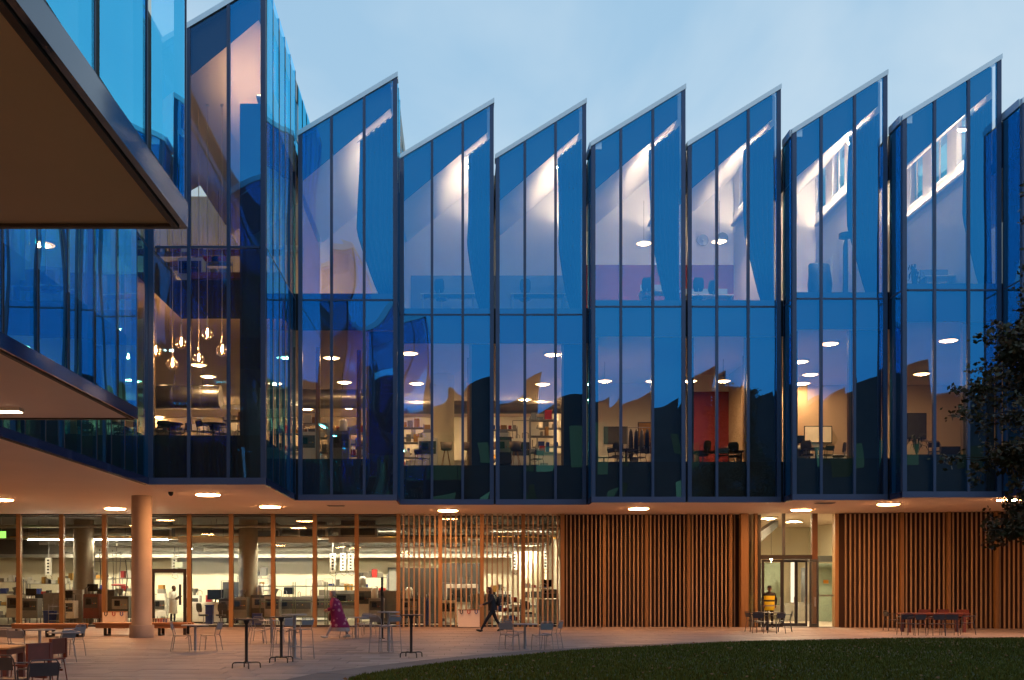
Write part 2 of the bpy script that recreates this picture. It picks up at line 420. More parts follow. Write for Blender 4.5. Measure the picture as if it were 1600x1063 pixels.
BAYS = [  # name index, px0, px1, scale, mullion px
    ('L', 232, 415, 51.0, (295, 357)),
    ('2', 466, 620.5, 43.0, (518, 569)),
    ('3', 625, 771.5, 40.8, (675, 723)),
    ('4', 774.5, 916, 40.8, (820, 868)),
    ('5', 924, 1071, 42.0, (970, 1020)),
    ('6', 1074.5, 1220, 42.0, (1120, 1169)),
    ('7', 1238, 1386.5, 43.2, (1283, 1335)),
    ('8', 1410, 1564.5, 44.5, (1460, 1513)),
    ('9', 1597, 1755, 46.1, (1650, 1702)),
]
BAY = {}
YB = 47.6     # back of the roof teeth
YR = 46.5     # back wall of the upper rooms
def do_bay(nm, p0, p1, s, mul):
    Y = F / s; x0, x1 = PX(p0, Y), PX(p1, Y); ms = [PX(p, Y) for p in mul]
    BAY[nm] = (x0, x1, Y, ms)
    zr = lambda x: ZV + (ZP - ZV) * (x - x0) / (x1 - x0)
    ew = .15
    fr = MB()
    # one bent frame: bottom rail, two posts
    fr.box(x0, x1, Y - .03, Y + .045, ZS - .01, ZS + FH)
    fr.slabxz([(x0, ZS + FH), (x0 + ew, ZS + FH), (x0 + ew, zr(x0 + ew) - .26), (x0, zr(x0) - .26)], Y - .025, Y + .12)
    fr.slabxz([(x1 - ew, ZS + FH), (x1, ZS + FH), (x1, zr(x1) - .26), (x1 - ew, zr(x1 - ew) - .26)], Y - .025, Y + .12)
    fr.mi[:6] = [1] * 6
    part = fr.build('facade_frame', [M_FRAME, M_FASCIA], bld)
    for i, mx_ in enumerate(ms):
        h = .05
        MB().slabxz([(mx_ - h, ZS + FH), (mx_ + h, ZS + FH), (mx_ + h, zr(mx_ + h) - .26), (mx_ - h, zr(mx_ - h) - .26)], Y - .04, Y + .1).build('mullion', M_FRAME, part)
    xs = [x0 + ew] + ms + [x1 - ew]; gm = G_HALL if nm == 'L' else G_BLUE
    for a, c in zip(xs, xs[1:]):
        MB().box(a + .051, c - .051, Y - .02, Y + .06, ZT - .03, ZT + .03).build('transom', M_FRAME, part)
        pane_xz(part, [(a, ZS + FH), (c, ZS + FH), (c, ZT - .031), (a, ZT - .031)], Y + .002, gm)
        pane_xz(part, [(a, ZT + .031), (c, ZT + .031), (c, zr(c) - .26), (a, zr(a) - .26)], Y + .002, gm if a < ms[1] - .1 else G_BLUE)
    # pale metal capping along the slope
    d = .26
    MB().slabxz([(x0 - .02, zr(x0) - d), (x1 + .02, zr(x1) - d), (x1 + .02, zr(x1) - .08), (x0 - .02, zr(x0) - .08)], Y - .06, Y + .5).build('roof_cap', M_CAP, part)
    # roof tooth (dark upper side, plastered sloped ceiling)
    cl, cr = ZV - 1.9, ZP - 1.3
    yb = YB
    rf = MB(); pl = [(x0 + .02, cl), (x1 - .25, cr), (x1 - .25, zr(x1 - .25) - .28), (x0 + .02, zr(x0 + .02) - .28)]
    n0 = len(rf.f); rf.slabxz(pl, Y + .22, yb)
    rf.mi = [0, 0, 1, 0, 0, 0]
    rf.build('roof', [M_SLABEDGE, M_WHITE], bld)
    # clerestory wall in the upright side of the tooth
    zlo = ZV - 1.55; ztop = ZP - .28
    wall = MB(); x_in = x1 - .24
    ya = Y + .6
    wins = [(ya + .9, ya + 2.3), (ya + 3.1, ya + 4.5), (ya + 5.3, ya + 6.5)]
    wins = [(a, min(c, yb - .3)) for a, c in wins if a < yb - .8]
    wz0, wz1 = ZV - .75, ZP - 1.0
    wall.box(x_in, x1 - .02, ya, yb, zlo, wz0); wall.box(x_in, x1 - .02, ya, yb, wz1, ztop)
    e0 = ya
    for a, c in wins: wall.box(x_in, x1 - .02, e0, a, wz0, wz1); e0 = c
    wall.box(x_in, x1 - .02, e0, yb, wz0, wz1)
    cw = wall.build('clerestory_wall', M_WHITE, bld)
    for a, c in wins:
        pane_yz(cw, x1 - .04, a, c, wz0, wz1, G_SIDE, 1)
        MB().box(x_in - .03, x_in + .02, a, c, wz0 - .04, wz0).build('window_sill', M_LABWHITE, cw)
        MB().box(x_in + .01, x_in + .06, (a + c) / 2 - .03, (a + c) / 2 + .03, wz0, wz1).build('window_bar', M_LABWHITE, cw)
    return part
for bay in BAYS: do_bay(*bay)

def side_face(x, y0, y1, ztop, facing, npan, z_from=ZS, transom=True, shingle=0.0, cap=True):
    """glazed wall at right angles to the facade: frame, mullions, panes in two rows"""
    fr = MB(); t = .045 * facing
    xa, xb = sorted((x + .02 * facing, x - t))
    fr.box(xa, xb, y0, y1, z_from - .012, z_from + FH)
    part = fr.build('side_frame', M_FASCIA_SIDE, bld)
    gt = ztop - .26 if cap else ztop - .05
    if cap:
        xa, xb = sorted((x + .05 * facing, x - .4 * facing))
        MB().box(xa, xb, y0, y1, ztop - .26, ztop + .01).build('roof_cap', M_CAP, part)
    dy = (y1 - y0) / npan
    for i in range(npan + 1):
        y = y0 + i * dy; h = .014
        xa, xb = sorted((x + .006 * facing, x - .1 * facing))
        ya, yb_ = (max(y0, y - h), min(y1, y + h))
        MB().box(xa, xb, ya, yb_, z_from + FH, gt).build('mullion', M_FRAME, part)
    for i in range(npan):
        a, c = y0 + i * dy + .014, y0 + (i + 1) * dy - .014
        pane_yz(part, x, a, c, z_from + FH, ZT - .03, G_SIDE, facing, shingle * facing)
        pane_yz(part, x, a, c, ZT + .03, gt, G_SIDE, facing, shingle * facing)
        xa, xb = sorted((x + .005 * facing, x - .06 * facing))
        MB().box(xa, xb, a + .001, c - .001, ZT - .029, ZT + .029).build('transom', M_FRAME, part)
    return part
XL0, XL1, YL, _ = BAY['L']; Y2 = BAY['2'][2]
XA, YA = -2.35, 9.4; XBw, YBw = -5.96, 20.2; XC = XL0
# returns between the bays
side_face(XL1 - .002, YL + .125, Y2 - .03, ZP, 1, 5, shingle=.02, cap=False)
side_face(BAY['2'][1], Y2 + .125, BAY['3'][2] - .03, ZP - .1, 1, 2, cap=False)
for nm, prev in (('5', '4'), ('7', '6'), ('8', '7'), ('9', '8')):
    side_face(BAY[nm][0], BAY[nm][2] + .125, BAY[prev][2] - .03, ZV - .04, -1, 1)
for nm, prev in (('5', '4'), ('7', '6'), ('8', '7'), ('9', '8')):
    MB().box(BAY[nm][0] + .13, BAY[nm][0] + .16, BAY[nm][2] + .14, BAY[prev][2] + .1, ZS + FH, ZV - .4).build('return_light_block', mat('dark_light_block', (.02, .028, .045), .7, var=.1), bld)  # added dark panels that block interior light behind the returns
# tall side glazing of the left tooth above the neighbour's roof
cl_ = MB(); cl_.box(XL1 - .10, XL1 - .02, Y2 + .5, YB, ZV - .2, ZP - .26)
up = cl_.build('upstand_wall', M_CAP, bld)
for k in range(7):
    ya = Y2 + .55 + k * 1.15
    pane_yz(up, XL1 - .005, ya, ya + 1.1, ZV - .1, ZP - .28, G_SIDE, 1, .02)

# left wings stepping towards the viewer (A nearest, B, C)
YA0 = -6.0
wA = side_face(XA, YA0 + .02, YA, ZP, 1, 13, shingle=.03)
wB = side_face(XBw, YA + .02, YBw, ZP, 1, 9, shingle=.03)
wC = side_face(XC, YBw + .02, YL - .035, ZV, 1, 11, shingle=.025)
def end_face(xa, xb, y, ):
    fr = MB(); fr.box(xa, xb, y - .045, y + .02, ZS - .011, ZS + FH); part = fr.build('end_frame', M_FASCIA, bld)
    zr = lambda x: ZV + (ZP - ZV) * (x - xa) / (xb - xa)
    n = 3; dx = (xb - xa) / n
    for i in range(n + 1):
        x = xa + i * dx; a, c = max(xa, x - .035), min(xb, x + .035)
        MB().slabxz([(a, ZS + FH), (c, ZS + FH), (c, zr(c) - .26), (a, zr(a) - .26)], y - .1, y + .03).build('mullion', M_FRAME, part)
    for i in range(n):
        a, c = xa + i * dx + .035, xa + (i + 1) * dx - .035
        for zlo, za, zc in ((ZS + FH, ZT - .03, ZT - .03), (ZT + .03, zr(a) - .26, zr(c) - .26)):
            m = MB(); m.face([(c, 0, zlo), (a, 0, zlo), (a, 0, za), (c, 0, zc)], 0); m.face([(a, -.016, zlo), (c, -.016, zlo), (c, -.016, zc), (a, -.016, za)], 1)
            m.build('pane', [G_BLUE, G_IN], part, loc=(0, y, 0))
    MB().slabxz([(xa - .03, zr(xa) - .26), (xb + .03, zr(xb) - .26), (xb + .03, zr(xb) + .02), (xa - .03, zr(xa) + .02)], y - .5, y + .06).build('roof_cap', M_CAP, part)
end_face(XBw + .02, XA, YA); end_face(XC + .02, XBw, YBw)
# roofs of the wings
for xa, xb, ya, yb_ in ((XBw, XA - .45, YA0, YA - .55), (XC, XBw - .45, YA0, YBw - .55), (XC - 4.2, XC - .45, YA0, YL + 12)):
    rf = MB(); rf.slabxz([(xa, ZV - 1.6), (xb, ZP - 1.6), (xb, ZP - .3), (xa, ZV - .3)], ya, yb_)
    rf.mi = [0, 0, 1, 0, 0, 0]
    rf.build('roof', [M_SLABEDGE, M_WHITE], bld)

# floor slabs: plan outline just inside the glass
def plan(i, atrium):
    P = [(XA - i, YA0), (XA - i, YA - i), (XBw - i, YA - i), (XBw - i, YBw - i), (XC - i, YBw - i)]
    if atrium: P += [(XC - i, YL + 4.6), (XL1 - i, YL + 4.6)]
    else: P += [(XC - i, YL + i), (XL1 - i, YL + i)]
    P += [(XL1 - i, Y2 + i), (BAY['2'][1] - i, Y2 + i), (BAY['2'][1] - i, BAY['3'][2] + i)]
    for nm in '56': pass
    P += [(BAY['5'][0] + i, BAY['3'][2] + i), (BAY['5'][0] + i, BAY['5'][2] + i), (BAY['7'][0] + i, BAY['5'][2] + i), (BAY['7'][0] + i, BAY['7'][2] + i),
          (BAY['8'][0] + i, BAY['7'][2] + i), (BAY['8'][0] + i, BAY['8'][2] + i), (BAY['9'][0] + i, BAY['8'][2] + i), (BAY['9'][0] + i, BAY['9'][2] + i),
          (26, BAY['9'][2] + i), (26, 62), (-26, 62), (-26, YA0)]
    return P
MB().prism(plan(.055, False), ZS, ZS + .06, 0, top=1).build('soffit', [M_SOFFIT, M_SLABEDGE], bld)
b = MB(); b.prism(plan(.16, False), ZS + .06, 6.42, 1)
b.build('floor_slab', [M_SOFFIT, M_SLABEDGE], bld)
Z1C = 11.1
b = MB(); b.prism(plan(.16, True), Z1C, 12.45, 0, top=1)
b.build('floor_slab', [M_SOFFIT, M_SLABEDGE], bld)
# thin edge trim under the fascia of the wings (dark shadow-gap bead)
for x, ya, yb_ in ((XA, YA0, YA), (XBw, YA, YBw), (XC, YBw, YL)):
    MB().box(x - .10, x - .045, ya, yb_ - .1, ZS - .03, ZS - .001).build('drip_trim', mat('dark_drip_trim', (.03, .02, .016), .5, var=.1), bld)
for xa, xb, y in ((XBw, XA, YA), (XC, XBw, YBw)):
    MB().box(xa, xb - .045, y - .10, y - .045, ZS - .03, ZS - .001).build('drip_trim', MATS['dark_drip_trim'], bld)

# interior walls
def wallbox(x0, x1, y0, y1, z0, z1, m, name='interior_wall'):
    return MB().box(x0, x1, y0, y1, z0, z1).build(name, m, bld)
wallbox(-26, -3, 60, 60.2, 6.42, Z1C, M_BEIGE); wallbox(-3, 4.9, 60, 60.2, 6.42, Z1C, M_WHITE); wallbox(4.9, 26, 60, 60.2, 6.42, Z1C, M_BEIGE)
wallbox(-26, 26, 60.6, 60.8, 0, ZS, M_CREAM)
wallbox(-25.7, 4.6, 58.6, 58.75, 3.48, ZS - .07, M_DARK, 'bulkhead'); wallbox(-25.7, 4.6, 58.45, 58.8, 3.3, 3.479, M_LABGREY, 'bulkhead_beam')
wallbox(-26, -25.8, YA0, 62, -.05, 20, M_BEIGE); wallbox(25.8, 26, 37, 62, 0, 20, M_WHITE)
# upper rooms: back wall, party walls
wallbox(XL1, BAY['4'][1], YR, YR + .15, 12.45, ZP - 1.2, M_WHITE)
wallbox(BAY['4'][1] + .1, 26, YR, YR + .15, 12.45, ZP - 1.2, M_WHITE)
wallbox(-26, XL1 - .02, YR + 2.5, YR + 2.65, 12.45, ZP - 1.2, M_BEIGE)
x5, x6 = BAY['5'], BAY['6']
wallbox(x5[0] + .3, x6[1] - .1, YR - .04, YR - .005, 12.45, 12.45 + 3.05, M_REDWALL, 'dado_panel')
wallbox(BAY['3'][0] + .2, BAY['4'][1] - .1, YR - .04, YR - .005, 12.45, 12.45 + 2.6, mat('blue_grey_panel', (.16, .24, .36), .6, var=.06), 'dado_panel')
for nm in ('2', '4', '6', '7', '8'):
    wallbox(BAY[nm][1] - .22, BAY[nm][1] - .06, BAY[nm][2] + .6, YR - .01, 12.45, ZV - 1.5, M_WHITE, 'party_wall')
# first floor cross walls and the red feature wall
x5a = BAY['5'][0] - .1
wallbox(x5a, x5a + .15, 42.2, 60, 6.42, Z1C, M_WHITE, 'party_wall')
xr0, xr1 = PX(1080, 48), PX(1163, 48)
wallbox(PX(925, 50), PX(1075, 50), 50, 50.15, 6.42, Z1C, M_WHITE)
wallbox(xr0, xr1, 48, 48.15, 6.42, PZ(612, 48), M_REDWALL)
wallbox(xr0, xr1, 48, 48.13, PZ(612, 48), Z1C, M_WHITE)
xp = BAY['6'][1] - .05
wallbox(xp, xp + .15, 40.6, 60, 6.42, Z1C, M_BEIGE, 'party_wall')
wallbox(xp + .15, 25.8, 50.5, 50.7, 6.42, Z1C, M_BEIGE)
# wing interiors: cores set back from the side glass
wallbox(XA - 3.3, XA - 3.1, YA0, YA - .3, 6.42, ZV - 1.4, mat('wing_lining', (.30, .26, .24), .8, var=.06))
wallbox(XBw - 3.2, XBw - 3.0, YA0, YBw - .3, 6.42, ZV - 1.4, MATS['wing_lining'])
wallbox(XC - 5.2, XC - 5.0, YA0, YL + 14, 6.42, ZV - .6, MATS['wing_lining'])
# inner facade: blind panels and timber reveals behind the outer glass
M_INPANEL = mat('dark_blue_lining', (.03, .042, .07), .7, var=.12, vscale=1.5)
for nm in '2345678':
    x0, x1, Y, ms = BAY[nm]
    fr_ = {'2': .15, '3': .35, '4': .35, '5': .1, '6': .05, '7': .0, '8': .05}[nm]
    xa = ms[1] + fr_
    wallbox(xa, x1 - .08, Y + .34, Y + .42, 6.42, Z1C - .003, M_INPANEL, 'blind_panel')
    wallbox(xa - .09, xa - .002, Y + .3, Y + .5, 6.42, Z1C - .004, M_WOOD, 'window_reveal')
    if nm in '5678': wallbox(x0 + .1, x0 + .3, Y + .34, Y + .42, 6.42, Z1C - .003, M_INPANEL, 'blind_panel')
# lower row of inner windows in the party wall of the seventh bay
x1 = BAY['7'][1] - .22
for k in range(3):
    ya = BAY['7'][2] + 1.3 + 1.9 * k; w_ = wallbox(x1 - .03, x1 - .005, ya, ya + 1.1, 14.0, 15.3, M_LABWHITE, 'inner_window')
    MB().box(x1 - .05, x1 - .031, ya + .08, ya + 1.02, 14.08, 15.22).build('pane', mat('bright_inner_glass', (.82, .84, .86), .15, var=.03), w_)
# dark lining behind the right-hand panes of the tall hall
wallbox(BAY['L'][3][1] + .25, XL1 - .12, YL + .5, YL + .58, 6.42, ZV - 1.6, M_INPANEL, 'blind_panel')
# balustrade beam and gallery edges in the tall left hall
M_REDSTEEL = mat('red_oxide_steel', (.13, .05, .04), .5, var=.1)
for z0, z1, y in ((12.5, 12.75, YL + 4.7), (13.35, 13.55, YL + 4.7)):
    wallbox(XC + .1, XL1 - .2, y, y + .12, z0, z1, M_REDSTEEL, 'gallery_rail')

# ================================================================== ground floor
def yw(px): return YW if px <= 1165 else YW - 2.0 * (px - 1165) / 435
# --- glazed lab front
gl = thing('glazed_wall', (0, 0, 0), 'ground-floor glass wall with oak posts under the overhang', 'glass wall')
posts = [-102, -36, 30, 97, 163.5, 230, 296, 361.5, 427, 492, 557.5]
PW = .175
def post(parent, px, wd=PW, name='post', y=None, m=None):
    y = y or yw(px); x = PX(px, y)
    return MB().box(-wd / 2, wd / 2, -.12, .12, 0, ZS).build(name, m or M_WOOD, parent, loc=(x, y, 0))
for p in posts: post(gl, p)
allp = posts + [622.5]
for a, c in zip(allp, allp[1:]):
    xa, xb = PX(a, YW) + PW / 2, PX(c, YW) - PW / 2
    if a == 230:
        # glazed door with black frame, tall pane over it
        zd = PZ(889, YW)
        xd0, xd1 = PX(238, YW), PX(291, YW)
        d = MB(); d.box(xd0, xd0 + .1, YW - .06, YW + .06, 0, zd); d.box(xd1 - .12, xd1, YW - .06, YW + .06, 0, zd); d.box(xd0 + .1, xd1 - .12, YW - .06, YW + .06, zd - .17, zd)
        df = d.build('door_frame', M_BLACK, gl)
        MB().box(xd0 + .1, xd1 - .12, YW - .02, YW + .02, .02, .12).build('kick_plate', M_BLACK, df)
        MB().box(xd1 - .3, xd1 - .2, YW - .08, YW - .05, .95, 1.85).build('door_handle', M_BLACK, df)
        pane_xz(df, [(xd0 + .1, .12), (xd1 - .12, .12), (xd1 - .12, zd - .17), (xd0 + .1, zd - .17)], YW, G_CLEAR)
        pane_xz(gl, [(xa, zd), (xb, zd), (xb, ZS - .06), (xa, ZS - .06)], YW, G_CLEAR)
    else:
        pane_xz(gl, [(xa, .08), (xb, .08), (xb, ZS - .06), (xa, ZS - .06)], YW, G_CLEAR)
        MB().box(xa, xb, YW - .05, YW + .05, 0, .08).build('sill', M_DKMETAL, gl)
    MB().box(xa, xb, YW - .05, YW + .05, ZS - .06, ZS - .002).build('head_rail', M_DKMETAL, gl)
# --- slatted glass
sg = thing('slatted_glass_screen', (0, 0, 0), 'open timber slat screen in front of lit glass between the lab and the solid slats', 'slat screen')
spx = [622.5, 688, 753, 817.5, 878.5]
slat_open = MB().box(-.033, .033, -.08, .08, 0, ZS - .004).mesh('slat', M_SLAT)
for p in spx: post(sg, p, .17)
for a, c in zip(spx, spx[1:]):
    xa, xb = PX(a, YW) + .085, PX(c, YW) - .085
    pane_xz(sg, [(xa, .08), (xb, .08), (xb, ZS - .06), (xa, ZS - .06)], YW + .1, G_CLEAR)
    MB().box(xa, xb, YW + .06, YW + .16, 0, .08).build('sill', M_DKMETAL, sg)
    for k in range(1, 8):
        o = bpy.data.objects.new('slat', slat_open); COL.objects.link(o); o.parent = sg; o.location = (PX(a + (c - a) * k / 8, YW), YW - .04, 0)
# --- solid slat walls
slat_m = MB().box(-.028, .028, -.03, .03, 0, ZS - .004).mesh('slat', M_SLAT)
def slat_wall(name, px0, px1, posts_, label, per):
    t = thing(name, (0, 0, 0), label, 'slat wall')
    ya, yb_ = yw(px0), yw(px1)
    MB().prism([(PX(px0, ya), ya + .24), (PX(px1, yb_), yb_ + .24), (PX(px1, yb_), yb_ + .42), (PX(px0, ya), ya + .42)], 0, ZS - .002).build('backing_board', M_BACKING, t)
    MB().prism([(PX(px0, ya), ya + .02), (PX(px1, yb_), yb_ + .02), (PX(px1, yb_), yb_ + .15), (PX(px0, ya), ya + .15)], 0, .05).build('base_rail', M_BACKING, t)
    px = px0 + per
    while px < px1 - per * .5:
        if min(abs(px - p) for p in posts_) > per * .5:
            y = yw(px); o = bpy.data.objects.new('slat', slat_m); COL.objects.link(o); o.parent = t; o.location = (PX(px, y), y + rnd.uniform(-.004, .004), 0)
            o.rotation_euler = (0, 0, rnd.uniform(-.02, .02))
        px += per
    for p in posts_:
        if px0 < p < px1: post(t, p, .13)
    return t
lw_ = slat_wall('timber_slat_wall', 879, 1157, [944, 1010, 1075.5, 1141], 'closed timber slat wall between the lit slats and the entrance', 6.55)
rw_ = slat_wall('timber_slat_wall', 1314, 1640, [1408.5, 1481.5, 1556], 'closed timber slat wall right of the entrance behind the long table', 7.3)
# --- entrance
en = thing('entrance', (0, 0, 0), 'tall glazed entrance with dark double doors between two slat walls', 'entrance')
ye = 46.9
def eb(name, a, c, y0, y1, za, zc, m, parent=en):
    """post or rail given by photo pixels a..c at the entrance plane, heights in metres"""
    return MB().box(PX(a, ye), PX(c, ye), y0, y1, za, zc).build(name, m, parent)
eb('post', 1157, 1168.5, ye - .12, ye + .25, 0, ZS, M_WOOD); eb('post', 1303.5, 1315, ye - .12, ye + .25, 0, ZS, M_WOOD)
eb('post', 1179, 1183.5, ye - .06, ye + .2, 0, ZS, M_WOOD); eb('post', 1183.7, 1188, ye - .1, ye + .1, 0, ZS - .05, M_BLACK)
zt0, zt1 = PZ(874, ye), PZ(867.5, ye)
eb('mullion', 1222, 1226.5, ye - .05, ye + .05, zt1, ZS, M_DKMETAL); eb('post', 1268, 1276.5, ye - .1, ye + .1, 0, ZS, mat('dark_oak', (.12, .05, .02), .5, var=.15))
eb('transom', 1188, 1268, ye - .07, ye + .07, zt0, zt1, M_BLACK)
for a, c, z0, z1 in ((1168.5, 1179, .05, ZS), (1188, 1222, zt1, ZS), (1226.5, 1268, zt1, ZS), (1276.5, 1303.5, .05, ZS)):
    pane_xz(en, [(PX(a, ye), z0), (PX(c, ye), z0), (PX(c, ye), z1 - .01), (PX(a, ye), z1 - .01)], ye, G_CLEAR)
# door leaves
def leaf(a, c, fw, y, m, name='door_leaf', rz=0):
    xa, xb = PX(a, ye), PX(c, ye); h = zt0 - .02
    d = MB(); d.box(0, fw, -.03, .03, .02, h); d.box(xb - xa - fw, xb - xa, -.03, .03, .02, h); d.box(fw, xb - xa - fw, -.03, .03, .02, .16); d.box(fw, xb - xa - fw, -.03, .03, h - .1, h)
    o = d.build(name, m, en, loc=(xa, y, 0)); o.rotation_euler = (0, 0, rz)
    p = MB(); p.slabxz([(fw, .16), (xb - xa - fw, .16), (xb - xa - fw, h - .1), (fw, h - .1)], 0, .012); p.mi = [0] + [1] * 5; p.build('pane', [G_CLEAR, G_IN], o)
    MB().box(xb - xa - fw - .05, xb - xa - fw - .02, -.09, -.05, .9, 1.3).build('door_handle', M_STEEL, o)
    return o
leaf(1190, 1223, .1, ye, M_BLACK); leaf(1227, 1250, .08, ye + .5, M_DKMETAL); leaf(1249, 1267, .08, ye + .5, M_DKMETAL); leaf(1264, 1282, .07, ye - .12, M_DKMETAL, rz=R(-65))
eb('threshold', 1184, 1303, ye - .2, ye + .2, .001, .02, M_DKMETAL)
eb('rail', 1277.5, 1303, ye + .03, ye + .06, PZ(932, ye), PZ(929.5, ye), M_LABGREY)
eb('notice', 1287, 1295, ye + .03, ye + .04, PZ(912, ye), PZ(906.5, ye), M_YELLOW)
# lobby
M_LOBG = mat('lobby_green', (.22, .28, .22), .6, var=.1)
wallbox(PX(1150, 58), PX(1335, 58), 58, 58.1, 0, ZS - .01, M_CREAM, 'lobby_wall')
wallbox(PX(1185, 55), PX(1224, 55), 55, 55.08, .8, 2.95, M_LOBG, 'lobby_screen'); wallbox(PX(1276, 54), PX(1300, 54), 54, 54.08, 0, 2.9, M_LOBG, 'lobby_screen')
wallbox(PX(1226, 53), PX(1320, 53), 53, 53.4, 2.95, 3.25, M_LABDARK, 'gallery_edge')
wallbox(PX(1236, 55), PX(1244, 55), 55, 55.06, .9, 3.0, emit_mat('lit_lobby_panel', (1, .86, .62), 1.6), 'lit_panel'); wallbox(PX(1252, 55), PX(1262, 55), 55, 55.06, .9, 2.7, mat('grey_blue_door', (.32, .36, .42), .5, var=.06), 'lobby_door')
wallbox(PX(1226, 54), PX(1268, 54), 54, 54.1, .02, .95, M_LABGREY, 'lobby_desk')
m_ = MB(); xa_, xb_ = PX(1169, 51), PX(1212, 51); m_.slabxz([(xa_, 3.4), (xb_, 4.55), (xb_, 4.85), (xa_, 4.0)], 50.6, 51.8); m_.build('stair_flight', M_LABDARK, bld)
wallbox(PX(1150, 50), PX(1150, 50) + .12, 47.4, 60, 0, ZS - .01, M_CREAM, 'lobby_wall')
wallbox(PX(1352, 50), PX(1352, 50) + .12, 47.1, 60, 0, ZS - .01, M_CREAM, 'lobby_wall')
wallbox(PX(880, 48), PX(880, 48) + .12, 47.7, 60.6, 0, ZS - .01, M_CREAM, 'lab_wall')
wallbox(-25.8, PX(880, 48), 48.2, 60.6, ZS - .06, ZS - .02, M_DARK, 'lab_ceiling')
fl = MB(); fl.box(-26, PX(880, 48), YW + .2, 60.6, -.04, .012); fl.build('lab_floor', mat('lab_floor_resin', (.36, .33, .26), .35, var=.06), bld)
fl = MB(); fl.box(PX(1151, 50), PX(1352, 50), YW + .1, 58, -.04, .013); fl.build('lobby_floor', mat('lobby_floor_stone', (.4, .34, .28), .4, var=.08), bld)

# --- concrete columns
def column(px, Y, r, label, base=True, m=None):
    t = thing('concrete_column', (PX(px, Y), Y, 0), label, 'column', 'round concrete columns')
    MB().lathe([(r, .3 if base else 0), (r, ZS - .002)], 32).build('shaft', m or M_CONC, t, smooth=True)
    if base: MB().lathe([(r * 1.2, 0), (r * 1.22, .02), (r * 1.22, .42), (r * 1.18, .44), (r * .9, .44)], 32).build('base', M_CONCB, t, smooth=True)
    return t
column(221.5, 37.6, .345, 'round concrete column with thicker base standing outside on the paving')
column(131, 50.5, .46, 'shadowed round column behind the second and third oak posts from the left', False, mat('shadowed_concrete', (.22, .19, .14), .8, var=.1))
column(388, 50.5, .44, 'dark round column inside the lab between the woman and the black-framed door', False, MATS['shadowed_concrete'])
column(828, 58.5, .62, 'pale round column at the lab back wall behind the open slats', False, M_CREAM)

# ================================================================== lamps
def soffit_lamp(px, py, label, rx=.40):
    s = (HY - py) / (ZS - EYE); Y = F / s
    t = thing('soffit_lamp', (PX(px, Y), Y, ZS), label, 'lamp', 'round lamps set in the soffit')
    MB().lathe([(rx + .04, 0), (rx + .04, -.03), (rx, -.035), (rx, 0)], 28).build('trim_ring', M_LABWHITE, t, smooth=True)
    MB().lathe([(rx - .002, -.02), (rx - .01, -.05), (rx * .8, -.062), (0.001, -.066)], 28).build('lens', M_LAMPON, t, smooth=True)
for a in ((2, 780, 'round soffit lamp cut by the left picture edge'), (180, 794, 'round soffit lamp just left of the concrete column'), (325, 772, 'round soffit lamp nearest the glass right of the concrete column'),
          (422, 791, 'round soffit lamp above the dark bar tables'), (700, 797, 'round soffit lamp above the open timber slats'), (998, 794, 'round soffit lamp above the closed slat wall left of the entrance'),
          (1252, 796, 'round soffit lamp above the entrance doors'), (1388, 787, 'round soffit lamp left of the long red-brown table'), (1576, 780, 'round soffit lamp behind the dark tree')):
    soffit_lamp(*a)
for x, y, lb in ((-9.0, 11.0, 'added unseen soffit lamp under the left wings, nearest the timber table'), (-12.5, 17.5, 'added unseen soffit lamp deep under the left wings'), (-4.6, 2.4, 'added unseen soffit lamp under the nearest left wing'), (-4.6, -2.5, 'rearmost added unseen soffit lamp under the nearest left wing'), (-8.5, 5.5, 'second added unseen soffit lamp under the nearest left wing'), (-15.5, 27.0, 'added unseen soffit lamp deep under the far left wing')):  # lamps added out of view to warm the wing soffits
    t = thing('soffit_lamp', (x, y, ZS), lb, 'lamp', 'round lamps set in the soffit')
    MB().lathe([(.44, 0), (.44, -.03), (.40, -.035), (.40, 0)], 28).build('trim_ring', M_LABWHITE, t, smooth=True)
    MB().lathe([(.398, -.02), (.39, -.05), (.32, -.062), (0.001, -.066)], 28).build('lens', M_LAMPON, t, smooth=True)
t = thing('box_lamp', (PX(14, 19.0), 19.0, ZS), 'flat rectangular lamp under the projecting left wing', 'lamp')
MB().box(-.45, .22, -.12, .12, -.06, -.002).build('housing', M_LABWHITE, t); MB().box(-.43, .2, -.1, .1, -.075, -.0605).build('lens', emit_mat('lit_box_lens', (1, .68, .40), 9), t)
t = thing('security_camera', (PX(267, 36), 36, ZS), 'small dark dome camera on the soffit right of the column', 'camera')
MB().lathe([(.09, 0), (.09, -.04), (.075, -.09), (.04, -.13), (.001, -.14)], 18).build('dome', M_BLACK, t, smooth=True)
def vent(px, py, label):
    s = (HY - py) / (ZS - EYE); Y = F / s; t = thing('soffit_vent', (PX(px, Y), Y, ZS), label, 'vent', 'grilles in the soffit')
    MB().box(-.33, .33, -.2, .2, -.02, -.001).build('frame', M_CONCB, t)
    for k in range(5): MB().box(-.29, .29, -.16 + k * .075, -.13 + k * .075, -.03, -.0205).build('vane', M_LABGREY, t)
vent(525, 790, 'flat soffit grille above the woman in purple'); vent(1289, 786, 'flat soffit grille between the entrance lamp and its right neighbour')

